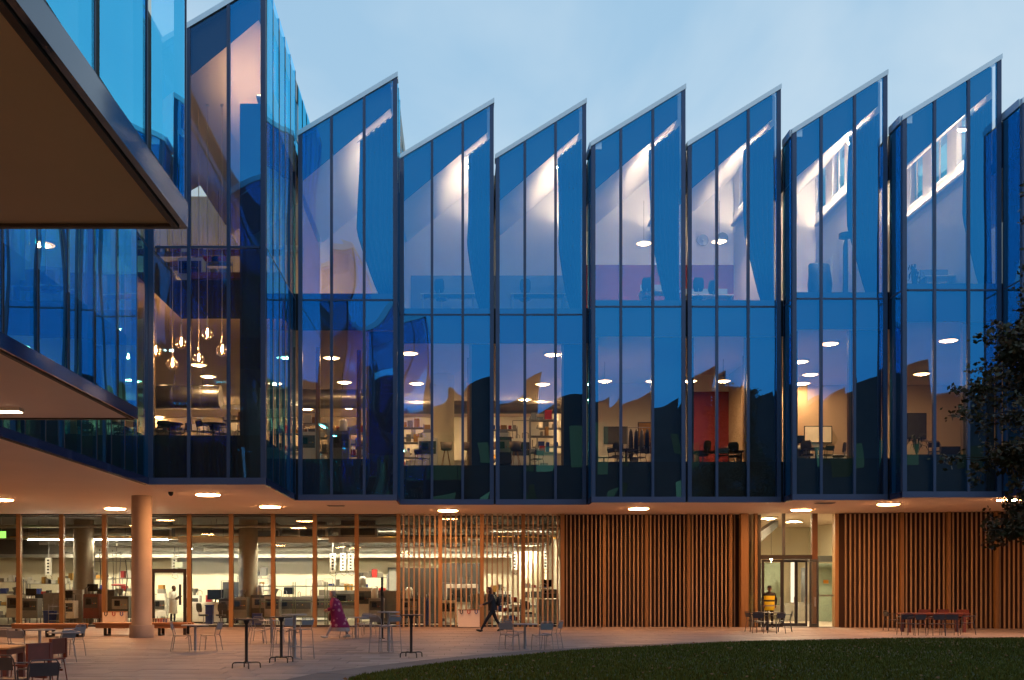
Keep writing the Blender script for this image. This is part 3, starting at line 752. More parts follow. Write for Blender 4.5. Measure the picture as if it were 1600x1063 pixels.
def disc_lamp(px, py, zc, r, label, m=M_LAMPIN, cord=0, Y=None, group='round lamps on the first floor'):
    """flush or corded round lamp under a ceiling at zc; the pixel row fixes its depth"""
    z = zc - cord - .06
    if Y is None: Y = F * (z - EYE) / (HY - py)
    t = thing('ceiling_lamp' if not cord else 'pendant_lamp', (PX(px, Y), Y, zc), label, 'lamp', group)
    d = -cord
    if cord:
        MB().tube([(0, 0, 0), (0, 0, d + .1)], .008, 6).build('cord', M_BLACK, t)
        MB().lathe([(.03, d + .12), (.05, d + .08), (r, d - .01), (r, d - .03), (r - .015, d - .03)], 24).build('shade', M_LABWHITE, t, smooth=True)
    else:
        MB().lathe([(r + .02, -.001), (r + .02, -.05), (r, -.055)], 24).build('rim', M_LABWHITE, t, smooth=True)
    zz = d - .03 if cord else -.05
    MB().lathe([(r - .012, zz), (r * .8, zz - .02), (r * .62, zz - .024)], 24).build('diffuser', M_RING, t, smooth=True)
    MB().lathe([(r * .61, zz - .022), (r * .4, zz - .034), (.001, zz - .036)], 24).build('lens', m, t, smooth=True)
    return t
F1 = [(640, 553, 'first of the round ceiling lamps behind the third bay, nearest the glass'), (651, 600, 'middle left ceiling lamp behind the third bay'), (690, 634, 'deepest ceiling lamp behind the third bay'),
      (864, 555, 'ceiling lamp nearest the glass behind the fourth bay'), (848, 601, 'second ceiling lamp behind the fourth bay'),
      (1296, 538, 'ceiling lamp nearest the glass behind the seventh bay'), (1250, 566, 'left one of the near ceiling lamps behind the seventh bay'), (1266, 586, 'middle ceiling lamp in the row behind the seventh bay'),
      (1482, 533, 'single ceiling lamp behind the eighth bay beside the tree'),
      (518, 560, 'ceiling lamp nearest the glass behind the second bay'), (538, 598, 'deeper ceiling lamp behind the second bay'),
      (310, 571, 'ceiling lamp nearest the glass behind the glass pendants'), (258, 604, 'left of the ceiling lamps behind the glass pendants'), (325, 589, 'right of the ceiling lamps behind the glass pendants'), (276, 638, 'deepest ceiling lamp behind the glass pendants'),
      (430, 600, 'ceiling lamp behind the corner return beside the tall left bay')]
for px, py, lb in F1: disc_lamp(px, py, Z1C, .36, lb)
P1 = [(1020, 597, 'small pendant lamp behind the right pane of the fifth bay', 45.2), (1078, 597, 'pendant lamp behind the post between the fifth and sixth bays', 45), (1130, 597, 'wide pendant lamp in front of the red wall on the first floor', 44.6), (945, 597, 'pendant lamp behind the left pane of the fifth bay', 45.2)]
for px, py, lb, Y in P1:
    z = PZ(py, Y); disc_lamp(px, py, Z1C, .30, lb, cord=Z1C - z - .06, Y=Y)
P2 = [(1006, 382, 'upper-floor pendant lamp behind the fifth sawtooth bay', 43.5), (1124, 379, 'upper-floor pendant lamp behind the sixth sawtooth bay', 43.5)]
for px, py, lb, Y in P2:
    z = PZ(py, Y); zc = 17.2; disc_lamp(px, py, zc, .30, lb, M_LAMPTOP, cord=zc - z - .06, Y=Y, group='upper-floor pendants')
# uplights on a ledge of the clerestory wall wash the sloped ceilings
WASH = {'2': 45, '3': 85, '4': 85, '5': 42, '6': 42, '7': 65, '8': 50}
for nm, ord_ in zip('2345678', ('second', 'third', 'fourth', 'fifth', 'sixth', 'seventh', 'eighth')):
    x0, x1, Y, _ = BAY[nm]; ln = (YR - Y - 1.2) / 2
    t = thing('wall_uplight', (x1 - .32, Y + .8 + ln, ZV - 1.3), f'slim uplight trough along the inner wall of the {ord_} sawtooth bay', 'lamp', 'uplights of the sawtooth rooms')
    MB().box(-.09, .075, -ln, ln, -.06, 0).build('housing', M_LABWHITE, t)
    MB().box(-.06, .06, -ln + .02, ln - .02, .001, .02).build('tube', emit_mat('lit_uplight_' + nm, (1.0, .86, .70), WASH[nm]), t)
    MB().box(-.105, -.091, -ln, ln, -.06, .05).build('front_lip', M_LABWHITE, t)
# first-floor and wing glow sources (lamps whose lenses face down)
for k, (x, y, z, lb) in enumerate(((XBw - 1.8, 16.5, 11.1, 'round ceiling lamp inside the middle left wing near its end'), (XBw - 1.6, 12.0, 11.1, 'round ceiling lamp inside the middle left wing'), (XA - 1.6, 6.0, 11.1, 'round ceiling lamp inside the nearest left wing'),
                                  (XC - 1.8, 24, 11.1, 'round ceiling lamp inside the far left wing'), (XC - 1.8, 29.5, 11.1, 'round ceiling lamp inside the far left wing near the tall hall'))):
    disc_lamp(0, 0, z, .36, lb, Y=y).location.x = x
for k, (px, Y, lb) in enumerate(((560, 44, 'second'), (500, 44, 'corner'))):
    pass
# added fill lights hidden behind the curtains to brighten the upper rooms
for nm, ord_, st in (('2', 'second', 130), ('3', 'third', 90), ('4', 'fourth', 90), ('5', 'fifth', 330), ('6', 'sixth', 330), ('7', 'seventh', 950), ('8', 'eighth', 240)):
    x0, x1, Y, _ = BAY[nm]; t = thing('added_fill_bar', (x1 - .75, Y + 1.0, ZP - 2.3), f'added hidden fill light behind the curtain of the {ord_} sawtooth bay', 'lamp', 'added fill lights behind the curtains')
    MB().box(-.3, .3, -.05, .05, 0, .06).build('housing', M_LABWHITE, t); MB().box(-.28, .28, .051, .065, -.05, .05).build('tube', emit_mat('added_bar_glow_' + nm, (1, .86, .72), st * 1.15), t); MB().tube([(0, 0, .06), (0, 0, .7)], .012, 6).build('hanger', M_STEEL, t)
t = thing('wall_uplight', (XL1 - .3, YL + 2.6, ZV - 1.3), 'added uplight trough high on the right wall of the tall hall', 'lamp', 'uplights of the sawtooth rooms')
MB().box(-.09, .075, -2, 2, -.06, 0).build('housing', M_LABWHITE, t); MB().box(-.06, .06, -1.98, 1.98, .001, .02).build('tube', emit_mat('added_hall_uplight', (1, .60, .32), 40), t); MB().box(-.105, -.091, -2, 2, -.06, .05).build('front_lip', M_LABWHITE, t)  # added uplight that brightens the tall hall
# added light: an unseen lamp above the gallery, strips deep on the first floor
for k, (x, y, z, lb) in enumerate(((-12.5, 41.5, 16.2, 'added hidden round lamp over the gallery behind the tall hall'),)):
    disc_lamp(0, 0, z, .4, lb, M_LAMPTOP, Y=y, cord=.3, group='lamps of the tall hall').location.x = x
for k, (xa, xb, y, z, lb) in enumerate(((-16, -9, 53, 10.5, 'left added strip lamp deep on the first floor behind the tall hall'), (-8, -2, 52, 10.5, 'added strip lamp deep on the first floor behind the second bay'), (-1.5, 4.4, 53, 10.5, 'added strip lamp deep on the first floor behind the third and fourth bays'))):
    t = thing('strip_lamp', ((xa + xb) / 2, y, z), lb, 'lamp', 'added strip lamps of the first floor'); h = (xb - xa) / 2
    MB().box(-h, h, -.07, .07, 0, .1).build('housing', M_LABWHITE, t); MB().box(-h + .02, h - .02, -.05, .05, -.03, -.001).build('tube', emit_mat('added_floor_tube_%d' % k, (1, .74, .38), (260, 240, 110)[k]), t); MB().box(-h, h, -.085, -.073, -.12, .09).build('skirt', M_LABWHITE, t)
    for xx in (-h * .8, h * .8): MB().tube([(xx, 0, .1), (xx, 0, Z1C - z)], .007, 5).build('hanger', M_BLACK, t)
# lab tubes; the rear row is added unseen to wash the back wall
for i, (xa, xb, y, z) in enumerate(((-20, -13.5, 50.6, 3.95), (-13, -6.5, 50.6, 3.95), (-6, .5, 50.6, 3.95), (1, 4.4, 50.6, 3.95), (-21, -14, 57.4, 3.75), (-13.4, -6.6, 57.4, 3.75), (-6, .6, 57.4, 3.75), (1.2, 5, 57.4, 3.75))):
    where = ('left of the column', 'right of the column', 'behind the woman', 'behind the open slats')[i % 4]
    t = thing('strip_lamp', ((xa + xb) / 2, y, z), f"long white strip lamp in the {'front' if i < 4 else 'added rear'} row of the lab, {where}", 'lamp', 'strip lamps of the lab')
    h = (xb - xa) / 2
    MB().box(-h, h, -.07, .07, .0, .1).build('housing', M_LABWHITE, t); MB().box(-h + .02, h - .02, -.05, .05, -.03, -.001).build('tube', M_TUBE, t)
    if i != 0:
        for sy in (-1,): MB().box(-h, h, sy * .075 - .006, sy * .075 + .006, -.16, .0).build('skirt', M_LABWHITE, t)
    for xx in (-h * .8, h * .8): MB().tube([(xx, 0, .1), (xx, 0, ZS - .08 - z)], .007, 5).build('hanger', M_BLACK, t)
for px, py, lb in ((1202, 815, 'round lobby lamp seen through the glass over the entrance'), (1240, 812, 'second round lobby lamp over the entrance doors')):
    disc_lamp(px, py, ZS - .01, .38, lb, emit_mat('lit_lobby_lens', (1, .80, .52), 900) if 'lit_lobby_lens' not in MATS else MATS['lit_lobby_lens'], Y=49.2 + (px - 1202) * .06, group='lobby lamps')
t = thing('pendant_lamp', (PX(1205, 48.6), 48.6, ZS), 'tiny pendant bulb on a long cord behind the entrance glass', 'lamp')
MB().tube([(0, 0, 0), (0, 0, -1.85)], .008, 6).build('cord', M_BLACK, t); MB().lathe([(.015, -1.85), (.05, -1.93), (.05, -1.99), (.02, -2.05), (.001, -2.06)], 14).build('bulb', M_LAMPIN, t, smooth=True)

# glass drop pendants in the tall hall
G_DROP = glass_mat('blown_glass', (.34, .28, .22), (.9, .85, .8), (.93, .88, .80), (.3, .28, .25), wob=.004, lo=.2, hi=1.0)
YD = 35.4
for px, py, wh in ((243.5, 549, 'leftmost'), (269.5, 569, 'lowest'), (283, 536, 'third from left'), (310.5, 561, 'fourth from left'), (324, 522, 'highest'), (347, 548, 'rightmost')):
    zb = PZ(py, YD); t = thing('glass_pendant', (PX(px, YD), YD, zb), f'{wh} of the six clear glass drop pendants in the tall hall', 'lamp', 'glass drop pendants')
    r = .2
    prof = [(.001, -r)] + [(r * math.sin(a), -r * math.cos(a)) for a in [R(x) for x in range(20, 150, 13)]] + [(.06, .21), (.035, .32), (.02, .48), (.012, .62)]
    MB().lathe(prof, 22).build('globe', G_DROP, t, smooth=True)
    MB().lathe([(.001, -.04), (.032, -.01), (.035, .03), (.02, .07), (.008, .16), (.001, .17)], 12).build('bulb', M_BULB, t, smooth=True)
    MB().tube([(0, 0, .17), (0, 0, .62), (0, 0, 17.4 - zb)], [.008, .012, .012], 6).build('cord', mat('bright_cord', (.75, .62, .5), .4, emit=None), t)
    MB().lathe([(.06, 17.4 - zb), (.06, 17.46 - zb)], 12).build('ceiling_rose', M_LABWHITE, t)
    MB().lathe([(.014, .6), (.016, .64), (.014, .68)], 8).build('collar', M_STEEL, t)

# ================================================================== trees
def leaf_mat(name, stops):
    m = bpy.data.materials.new(name); m.use_nodes = True; t = m.node_tree; n = t.nodes; l = t.links; p = n['Principled BSDF']
    p.inputs['Roughness'].default_value = .55
    gi = n.new('ShaderNodeNewGeometry'); r = n.new('ShaderNodeValToRGB'); l.new(gi.outputs['Random Per Island'], r.inputs[0])
    r.color_ramp.elements[0].color = (*stops[0], 1); r.color_ramp.elements[1].color = (*stops[-1], 1)
    for i, c in enumerate(stops[1:-1]):
        e_ = r.color_ramp.elements.new((i + 1) / (len(stops) - 1)); e_.color = (*c, 1)
    l.new(r.outputs[0], p.inputs['Base Color']); return m
M_BARK = mat('bark', (.05, .038, .03), .85, var=.3, vscale=6, bump=.4, bscale=20, stretch=(1, 1, .3))
LEAF_A = leaf_mat('autumn_leaf', [(.030, .036, .012), (.050, .045, .014), (.080, .040, .015), (.04, .05, .016)])
LEAF_B = leaf_mat('dark_leaf', [(.02, .035, .012), (.04, .055, .018)])
def tree(x, y, h, rad, label, lm, seed, nbr=60, per=40, leaf=.075, low=1.6):
    q = random.Random(seed); t = thing('tree', (x, y, 0), label, 'tree')
    tk = MB(); pts = [(0, 0, -.1)]; 
    for k in range(1, 9): pts.append((q.uniform(-.1, .1), q.uniform(-.1, .1), h * .95 * k / 8))
    tk.tube(pts, [.16 * h / 12 * (1 - i / 9.5) + .015 for i in range(9)], 10)
    lf = MB()
    for k in range(nbr):
        f = (k + .5) / nbr; z0 = low + (h * .93 - low) * f
        rr = rad(f) * q.uniform(.6, 1.08); a = q.uniform(0, 6.283)
        rise = q.uniform(.05, .45) * rr
        p0 = Vector((0, 0, z0 - .1)); p3 = Vector((math.cos(a) * rr, math.sin(a) * rr, z0 + rise))
        br = []
        for i in range(5):
            u = i / 4; p = p0.lerp(p3, u); p.z += math.sin(u * 3.1) * .12 * rr; p += Vector((q.uniform(-.05, .05), q.uniform(-.05, .05), 0)) * rr * (u > 0); br.append(p)
        tk.tube(br, [.035 * (1 - u / 4.6) * h / 12 + .004 for u in range(5)], 5)
        # twigs with leaves
        for s in range(6):
            u = q.uniform(.3, 1); base = p0.lerp(p3, u); base.z += math.sin(u * 3.1) * .12 * rr
            d = Vector((q.gauss(0, 1), q.gauss(0, 1), q.gauss(.1, .6))).normalized() * q.uniform(.25, .7)
            tip = base + d; tk.tube([base, base + d * .5 + Vector((0, 0, .04)), tip], [.008, .006, .003], 4)
            for c in range(per // 6 * 2):
                v = q.uniform(.1, 1.1); o = base + d * v + Vector((q.gauss(0, .09), q.gauss(0, .09), q.gauss(0, .08)))
                L_ = leaf * q.uniform(.6, 1.3); A = Vector((q.gauss(0, 1), q.gauss(0, 1), q.gauss(-.3, .6))).normalized(); B = A.orthogonal().normalized()
                B = (B * math.cos(q.random() * 6) + A.cross(B) * math.sin(q.random() * 6)).normalized()
                lf.face([o, o + A * L_ * .5 + B * L_ * .32, o + A * L_, o + A * L_ * .5 - B * L_ * .32])
    tk.build('trunk', M_BARK, t, smooth=True)
    lf.build('crown', lm, t)
    return t
def rad_main(f):
    return .35 + 2.3 * (.62 + .38 * math.sin(min(1, f * 2.6) * 1.57)) * (1 if f < .42 else .30 + .70 * math.exp(-((f - .42) / .12) ** 2)) * (1 - .5 * f)
tree(14.1, 25.0, 12.4, rad_main, 'dark autumn tree reaching in from the right picture edge', LEAF_A, 11, nbr=200, per=150, leaf=.13, low=2.6)

# ================================================================== the courtyard's other side, seen only mirrored in the glass
op = thing('courtyard_building', (0, -20, 0), 'dusky sawtooth building across the courtyard, mirrored in the glass', 'building')
op.location = (0, 0, 0)
M_OPW = mat('dark_opposite_glass', (.012, .014, .018), .55, var=.15, vscale=.3)
x = -16.0; k = 0; wr = random.Random(21)
while x < 46:
    yb = -20 + (3.0 if k in (4, 5, 6) else 0) - (2 if k > 9 else 0)
    wd = (3.6, 4.6, 3.2, 5.2, 4.0)[k % 5]; hz = (0, 1.3, -.8, .5)[k % 4]
    m = MB(); m.slabxz([(x, ZS), (x + wd, ZS), (x + wd, ZP + hz), (x, ZV + hz)], yb - 8, yb)
    v = m.build('wing_bay', M_OPW, op)
    # window columns: unlit, dim or lit rooms behind a dark grid
    for j in range(3):
        a, c = x + .15 + (wd - .3) * j / 3 + .06, x + .15 + (wd - .3) * (j + 1) / 3 - .06
        for z0, z1 in ((6.5, 10.9), (12.7, 15.2 + .8 * j)):
            lv = wr.choice((0, 0, .1, .2, .4, .9)); hh = wr.uniform(.35, 1.0)
            if lv == 0: continue
            key = 'far_room_%d' % int(lv * 100)
            mm = MATS.get(key) or emit_mat(key, (1, .32, .12), lv)
            MB().slabxz([(a, z0), (c, z0), (c, z0 + (z1 - z0) * hh), (a, z0 + (z1 - z0) * hh * .93)], yb + .01, yb + .05).build('lit_window', mm, v)
    if k % 2:
        m = MB(); m.slabxz([(x + .3, .6), (x + wd - .3, .6), (x + wd - .3, 3.2), (x + .3, 3.2)], yb - 3.05, yb - 3.0); m.build('lit_front', emit_mat('lit_front_%d' % k, (1, .6, .3), .4), v)
    for j in range(2): MB().lathe([(.35, 0), (.35, -.05)], 14, (x + wd * (.3 + .4 * j), yb - 1.5, ZS - .01)).build('soffit_lens', M_WINLIT, v)
    x += wd; k += 1
MB().box(-16, 46, -29, -23.06, 0, ZS - .01).build('ground_floor', M_BACKING, op)

# ================================================================== outdoor furniture
def make_chair(m, seat_h=.45, back_h=.80, wd=.42, name='chair', frame=None, kind='metal'):
    """front faces +X"""
    fr = frame or m; t = thing(name); hw = wd / 2; r = .011
    for s in (-1, 1):
        MB().tube([(.19, s * (hw - .02), seat_h - .015), (.205, s * (hw - .01), seat_h - .06), (.24, s * hw, .012)], r, 7).build('leg', fr, t, smooth=True)
        MB().tube([(-.19, s * (hw - .02), seat_h - .015), (-.21, s * (hw - .01), seat_h - .06), (-.27, s * hw, .012)], r, 7).build('leg', fr, t, smooth=True)
    if kind == 'wood':
        for s in (-1, 1):
            MB().box(-.26, -.20, s * hw - .022, s * hw + .022, seat_h, back_h).build('back_post', m, t)
        MB().box(-.25, -.225, -hw + .02, hw - .02, seat_h + .08, back_h).build('backrest', m, t, bevel=.006)
        MB().box(-.24, .22, -hw, hw, seat_h - .03, seat_h).build('seat', m, t, bevel=.008)
        MB().box(-.2, .2, -hw + .02, -hw + .05, .2, .24).build('stretcher', m, t); MB().box(-.2, .2, hw - .05, hw - .02, .2, .24).build('stretcher', m, t)
        return t
    pts = [(-.19, -hw + .02, seat_h), (-.23, -hw + .01, seat_h + .18), (-.275, -hw + .01, back_h - .06), (-.285, -hw + .05, back_h), (-.285, hw - .05, back_h), (-.275, hw - .01, back_h - .06), (-.23, hw - .01, seat_h + .18), (-.19, hw - .02, seat_h)]
    MB().tube(pts, r, 7).build('back_frame', fr, t, smooth=True)
    bk = MB(); z0, z1 = seat_h + (back_h - seat_h) * .38, back_h - .035
    bk.face([(-.245, -hw + .025, z0), (-.245, hw - .025, z0), (-.275, hw - .025, z1), (-.275, -hw + .025, z1)][::-1])
    bk.face([(-.257, -hw + .025, z0), (-.257, hw - .025, z0), (-.287, hw - .025, z1), (-.287, -hw + .025, z1)])
    bk.build('backrest', m, t)
    st = MB(); n = 6
    for i in range(n):
        xa = -.2 + .42 * i / n; xb = -.2 + .42 * (i + 1) / n; za = seat_h - .012 * math.sin(i / n * 3.14); zb = seat_h - .012 * math.sin((i + 1) / n * 3.14)
        b0 = len(st.v); st.v += [(xa, -hw + .01, za), (xb, -hw + .01, zb), (xb, hw - .01, zb), (xa, hw - .01, za), (xa, -hw + .01, za - .015), (xb, -hw + .01, zb - .015), (xb, hw - .01, zb - .015), (xa, hw - .01, za - .015)]
        for q in ((0, 1, 2, 3), (7, 6, 5, 4), (4, 5, 1, 0), (2, 6, 7, 3), (1, 5, 6, 2), (0, 3, 7, 4)): st.f.append(tuple(b0 + k for k in q)); st.mi.append(0)
    st.build('seat', m, t)
    MB().tube([(.2, -hw + .02, seat_h - .03), (.1, 0, seat_h - .1), (.2, hw - .02, seat_h - .03)], .007, 6).build('brace', fr, t, smooth=True)
    if seat_h > .6:
        MB().tube([(.225, -hw, .3), (.225, hw, .3)], .009, 6).build('footrest', fr, t); MB().tube([(-.25, -hw, .3), (-.25, hw, .3)], .009, 6).build('stretcher', fr, t)
    return t
def make_table(m, r, h, name='table', base='flat', colr=.03, colm=None, dark=None):
    t = thing(name); cm = colm or m
    MB().lathe([(r - .01, h - .025), (r, h - .02), (r, h - .004), (r - .006, h), (.001, h)], 32).build('table_top', m, t, smooth=True)
    if base == 'claw':
        MB().lathe([(colr + .012, .10), (colr, .16), (colr, h - .12), (colr + .03, h - .06), (colr + .04, h - .026)], 16).build('pedestal', cm, t, smooth=True)
        for k in range(4):
            a = R(20 + 90 * k); c, s = math.cos(a), math.sin(a)
            MB().tube([(0, 0, .12), (.20 * c, .20 * s, .125), (.27 * c, .27 * s, .12), (.30 * c, .30 * s, .09), (.305 * c, .305 * s, 0)], .014, 8).build('foot', cm, t, smooth=True)
    else:
        MB().lathe([(colr + .005, .015), (colr, .04), (colr, h - .026)], 16).build('pedestal', cm, t, smooth=True)
        MB().lathe([(r * .62, 0), (r * .62, .008), (r * .2, .02), (colr, .03)], 28).build('base', cm, t, smooth=True)
    return t
used = set()
def put(proto, px, py, rz, label, cat, group):
    """stand a thing (or a copy of it) on the ground under a photo pixel"""
    Y = GY(py); loc = (PX(px, Y), Y, 0)
    o = proto
    if proto.name in used: o = copy_tree(proto)
    used.add(proto.name); o.location = loc; o.rotation_euler = (0, 0, rz); tag(o, label, cat, group)
    return o
C_ST = make_chair(M_STEEL); S_ST = make_chair(M_STEEL, .74, 1.0, .40, 'bar_stool'); C_DK = make_chair(M_DKMETAL, name='armchair')
T_BAR = make_table(M_BLACK, .285, 1.07, 'bar_table', 'claw', .034); T_LOW = make_table(M_STEEL, .37, .73, 'cafe_table', colr=.035); T_HI = make_table(M_STEEL, .31, 1.09, 'high_table', colr=.04)
T_DK = make_table(M_DKMETAL, .62, .74, 'round_table', colr=.05)
for k in (1, -1):                                        # arms for the dark chairs
    MB().tube([(.2, k * .21, .44), (.2, k * .225, .64), (.1, k * .23, .67), (-.26, k * .22, .69)], .011, 7).build('armrest', M_DKMETAL, C_DK, smooth=True)
g = 'black bar tables on the paving'
put(T_BAR, 385, 1044, 0, 'black bar table nearest the viewer, left of its twin', 'table', g)
put(T_BAR, 439.5, 1035, .3, 'black bar table in front of the grey high stools', 'table', g)
put(T_BAR, 642.5, 1027, .15, 'black bar table standing alone nearest the lawn', 'table', g)
gt, gc = 'grey metal cafe tables', 'grey metal cafe chairs'
put(T_LOW, 305, 1018, 0, 'grey round cafe table in front of the column and door', 'table', gt)
put(C_ST, 284, 1018, .12, 'grey metal chair left of the cafe table near the column', 'chair', gc)
put(C_ST, 329, 1017, 3.0, 'grey metal chair right of the cafe table near the column', 'chair', gc)
put(T_LOW, 820, 1015.5, 0, 'grey round cafe table in front of the walking man', 'table', gt)
put(C_ST, 796, 1016.5, 1.15, 'grey chair nearest the viewer left of the table by the walking man', 'chair', gc)
put(C_ST, 806, 1010, .5, 'grey chair tucked behind on the left of the table by the walking man', 'chair', gc)
put(C_ST, 847, 1017, 2.0, 'grey chair with its back to the viewer right of the table by the walking man', 'chair', gc)
put(C_ST, 862, 1014, 2.75, 'rightmost grey chair of the table by the walking man', 'chair', gc)
put(T_LOW, 100, 1037, 0, 'grey round cafe table at far left behind the red-brown chairs', 'table', gt)
put(T_LOW, 62, 1030, 0, 'second grey cafe table at far left beside the round bench', 'table', gt)
put(C_ST, 17, 1034, 1.2, 'leftmost grey chair at the far left cafe table', 'chair', gc)
put(C_ST, 32, 1036, 1.5, 'grey chair with its back to the viewer at the far left cafe table', 'chair', gc)
put(C_ST, 96, 1036, 2.6, 'grey chair right of the far left cafe table', 'chair', gc)
put(C_ST, 112, 1026, 2.8, 'rear right grey chair of the far left cafe table, by the round bench', 'chair', gc)
put(T_LOW, 424, 1006, 0, 'grey low cafe table half hidden behind the two black bar tables', 'table', gt)
for px, py, rz, lb in ((402, 1007, .4, 'leftmost grey chair behind the two black bar tables'), (412, 1002, 1.1, 'grey chair behind the left black bar table pole'), (441, 1003, 2.6, 'grey chair seen through the high stools'), (447, 1008, 2.2, 'grey low chair just right of the second black bar table pole')):
    put(C_ST, px, py, rz, lb, 'chair', gc)
put(T_HI, 460, 1029, 0, 'grey high table with stools right of the second black bar table', 'table', 'grey high tables')
gs = 'grey metal bar stools'
put(S_ST, 441, 1027, .3, 'grey bar stool left of the high table by the black bar tables', 'stool', gs)
put(S_ST, 470, 1030, 2.4, 'grey bar stool right of the high table by the black bar tables', 'stool', gs)
put(T_HI, 607, 1019, 0, 'grey high table just left of the lone black bar table', 'table', 'grey high tables')
put(S_ST, 596, 1021, .9, 'left grey bar stool at the high table next to the lone black bar table', 'stool', gs)
put(S_ST, 609, 1020, 2.2, 'right grey bar stool at the high table next to the lone black bar table', 'stool', gs)
put(T_LOW, 556, 998, 0, 'pale cafe table just right of the woman in purple', 'table', gt)
for px, py, rz, lb in ((546, 998, .6, 'grey chair half hidden behind the woman in purple'), (573, 996, 2.8, 'grey chair right of the table by the woman in purple'), (567, 993, 2.2, 'rear grey chair at the table by the woman in purple')):
    put(C_ST, px, py, rz, lb, 'chair', gc)
put(T_DK, 1199, 986, 0, 'dark round table in front of the guard at the entrance', 'table', 'dark tables')
gd = 'dark metal armchairs'
for px, py, rz, lb in ((1178, 988, .2, 'leftmost dark chair of the entrance table'), (1188, 990, 1.0, 'dark chair with its back to the viewer left of the entrance table'), (1213, 990.5, 2.0, 'dark chair with its back to the viewer right of the entrance table'), (1226, 988, 2.9, 'rightmost dark chair of the entrance table')):
    put(C_DK, px, py, rz, lb, 'chair', gd)
# long table at the right
Y = GY(988); t = thing('long_table', (PX(1458, Y), Y, 0), 'long red-brown timber table in front of the right slat wall', 'table')
MB().box(-1.25, 1.25, -.42, .42, .69, .74).build('table_top', M_REDWOOD, t, bevel=.008)
for sx in (-1.05, 1.05):
    for sy in (-.32, .32): MB().box(sx - .05, sx + .05, sy - .05, sy + .05, 0, .69).build('leg', M_REDWOOD, t)
MB().box(-1.0, 1.0, -.03, .03, .55, .68).build('apron', M_REDWOOD, t)
for px, py, rz, lb in ((1394, 986, .1, 'chair at the left end of the long red-brown table'), (1414, 993, 1.5, 'first dark chair on the near side of the long table'), (1432, 994, 1.7, 'second dark chair on the near side of the long table'), (1463, 994, 1.5, 'third dark chair on the near side of the long table'),
                       (1484, 994, 1.4, 'fourth dark chair on the near side of the long table'), (1512, 992, 2.7, 'dark chair at the right end of the long red-brown table')):
    put(C_DK, px, py, rz, lb, 'chair', gd)
C_RW = make_chair(M_REDWOOD, .45, .82, .44, 'timber_chair', kind='wood')
gw = 'red-brown timber chairs'
for px, py, rz, lb in ((1449, 984, -1.5, 'red-brown chair on the far side of the long table, left one'), (1478, 984, -1.5, 'red-brown chair on the far side of the long table, middle one'), (1506, 984.5, -1.8, 'red-brown chair on the far side of the long table, right one')):
    put(C_RW, px, py, rz, lb, 'chair', gw)
# foreground timber table at the left
Y = GY(1078); t = thing('timber_table', (PX(-22, Y), Y, 0), 'timber table with pale top cut by the left picture edge', 'table', rz=.05)
MB().box(-.9, .56, -.5, .5, .72, .75).build('table_top', M_TABLEWOOD, t, bevel=.006)
for sx in (-.8, .46):
    for sy in (-.4, .4): MB().box(sx - .05, sx + .05, sy - .05, sy + .05, 0, .72).build('leg', M_REDWOOD, t)
MB().box(-.85, .51, -.44, .44, .62, .715).build('apron', M_REDWOOD, t)
put(C_RW, 47, 1079, 2.6, 'red-brown chair nearest the timber table at the left edge', 'chair', gw)
put(C_RW, 74, 1066, 2.9, 'red-brown chair between the timber table and the grey cafe chairs', 'chair', gw)
Y = GY(1100)
put(C_DK, 14, 1108, 1.5, 'dark slatted chair cut by the lower left corner', 'chair', gd)
put(C_DK, 60, 1122, 2.2, 'dark chair back peeking over the bottom edge at lower left', 'chair', gd)
# benches: rounded timber slabs on black legs
def bench(px0, px1, py, depth, label, legs):
    Y = GY(py); xa, xb = PX(px0, Y), PX(px1, Y); cx = (xa + xb) / 2; hl = (xb - xa) / 2
    t = thing('bench', (cx, Y, 0), label, 'bench', 'rounded timber benches')
    n = 5; dd = depth / n
    for k in range(n):
        y0 = -depth / 2 + k * dd; ym = abs(y0 + dd / 2) / (depth / 2); ex = hl - depth * .35 * ym ** 2
        MB().box(-ex, ex, y0 + .006, y0 + dd - .006, .40, .46).build('plank', M_BENCH, t, bevel=.006)
    MB().box(-hl * .9, hl * .9, -depth * .44, -depth * .40, .27, .399).build('apron', M_BENCH, t)
    MB().box(-hl * .9, hl * .9, depth * .40, depth * .44, .27, .399).build('apron', M_BENCH, t)
    for lx in legs:
        m = MB(); x = hl * lx; m.box(x - .05, x + .05, -depth * .34, depth * .34, .0, .05); m.box(x - .05, x + .05, -depth * .36, -depth * .28, .05, .398); m.box(x - .05, x + .05, depth * .28, depth * .36, .05, .398)
        m.build('leg', M_BLACK, t)
bench(20, 137, 995, .95, 'long rounded timber bench at far left behind the grey cafe table', (-.8, 0, .8))
bench(146, 303, 993, .75, 'timber bench passing behind the concrete column', (-.72, -.1, .35, .85))
# white boxes with hanging loops
def loop_box(px0, px1, py0, py1, label, Y=None):
    Y = Y or GY(py1); xa, xb = PX(px0, Y), PX(px1, Y); h = PZ(py0, Y)
    t = thing('display_box', ((xa + xb) / 2, Y, 0), label, 'box', 'white boxes with three loops'); hw = (xb - xa) / 2
    MB().box(-hw, hw, 0, .3, .03 if Y > 40 else .0, h).build('panel', M_SIGNWHITE, t, bevel=.01)
    MB().box(-hw - .01, hw + .01, -.01, .31, h + .0, h + .035).build('lid', M_BENCH, t)
    for k, m in zip((-.68, 0, .68), (M_BLACK, M_RED, M_BLUE)):
        MB().tube([(hw * k - .05, -.02, h + .03), (hw * k - .05, -.03, h - .1), (hw * k, -.035, h - .15), (hw * k + .05, -.03, h - .1), (hw * k + .05, -.02, h + .03)], .02, 6).build('loop', m, t, smooth=True)
loop_box(715.5, 749.5, 954, 981, 'white box with three loops left of the walking man', 46.2)
loop_box(160, 196, 957, 982.5, 'white box with three loops behind the bench left of the column', 44.5)
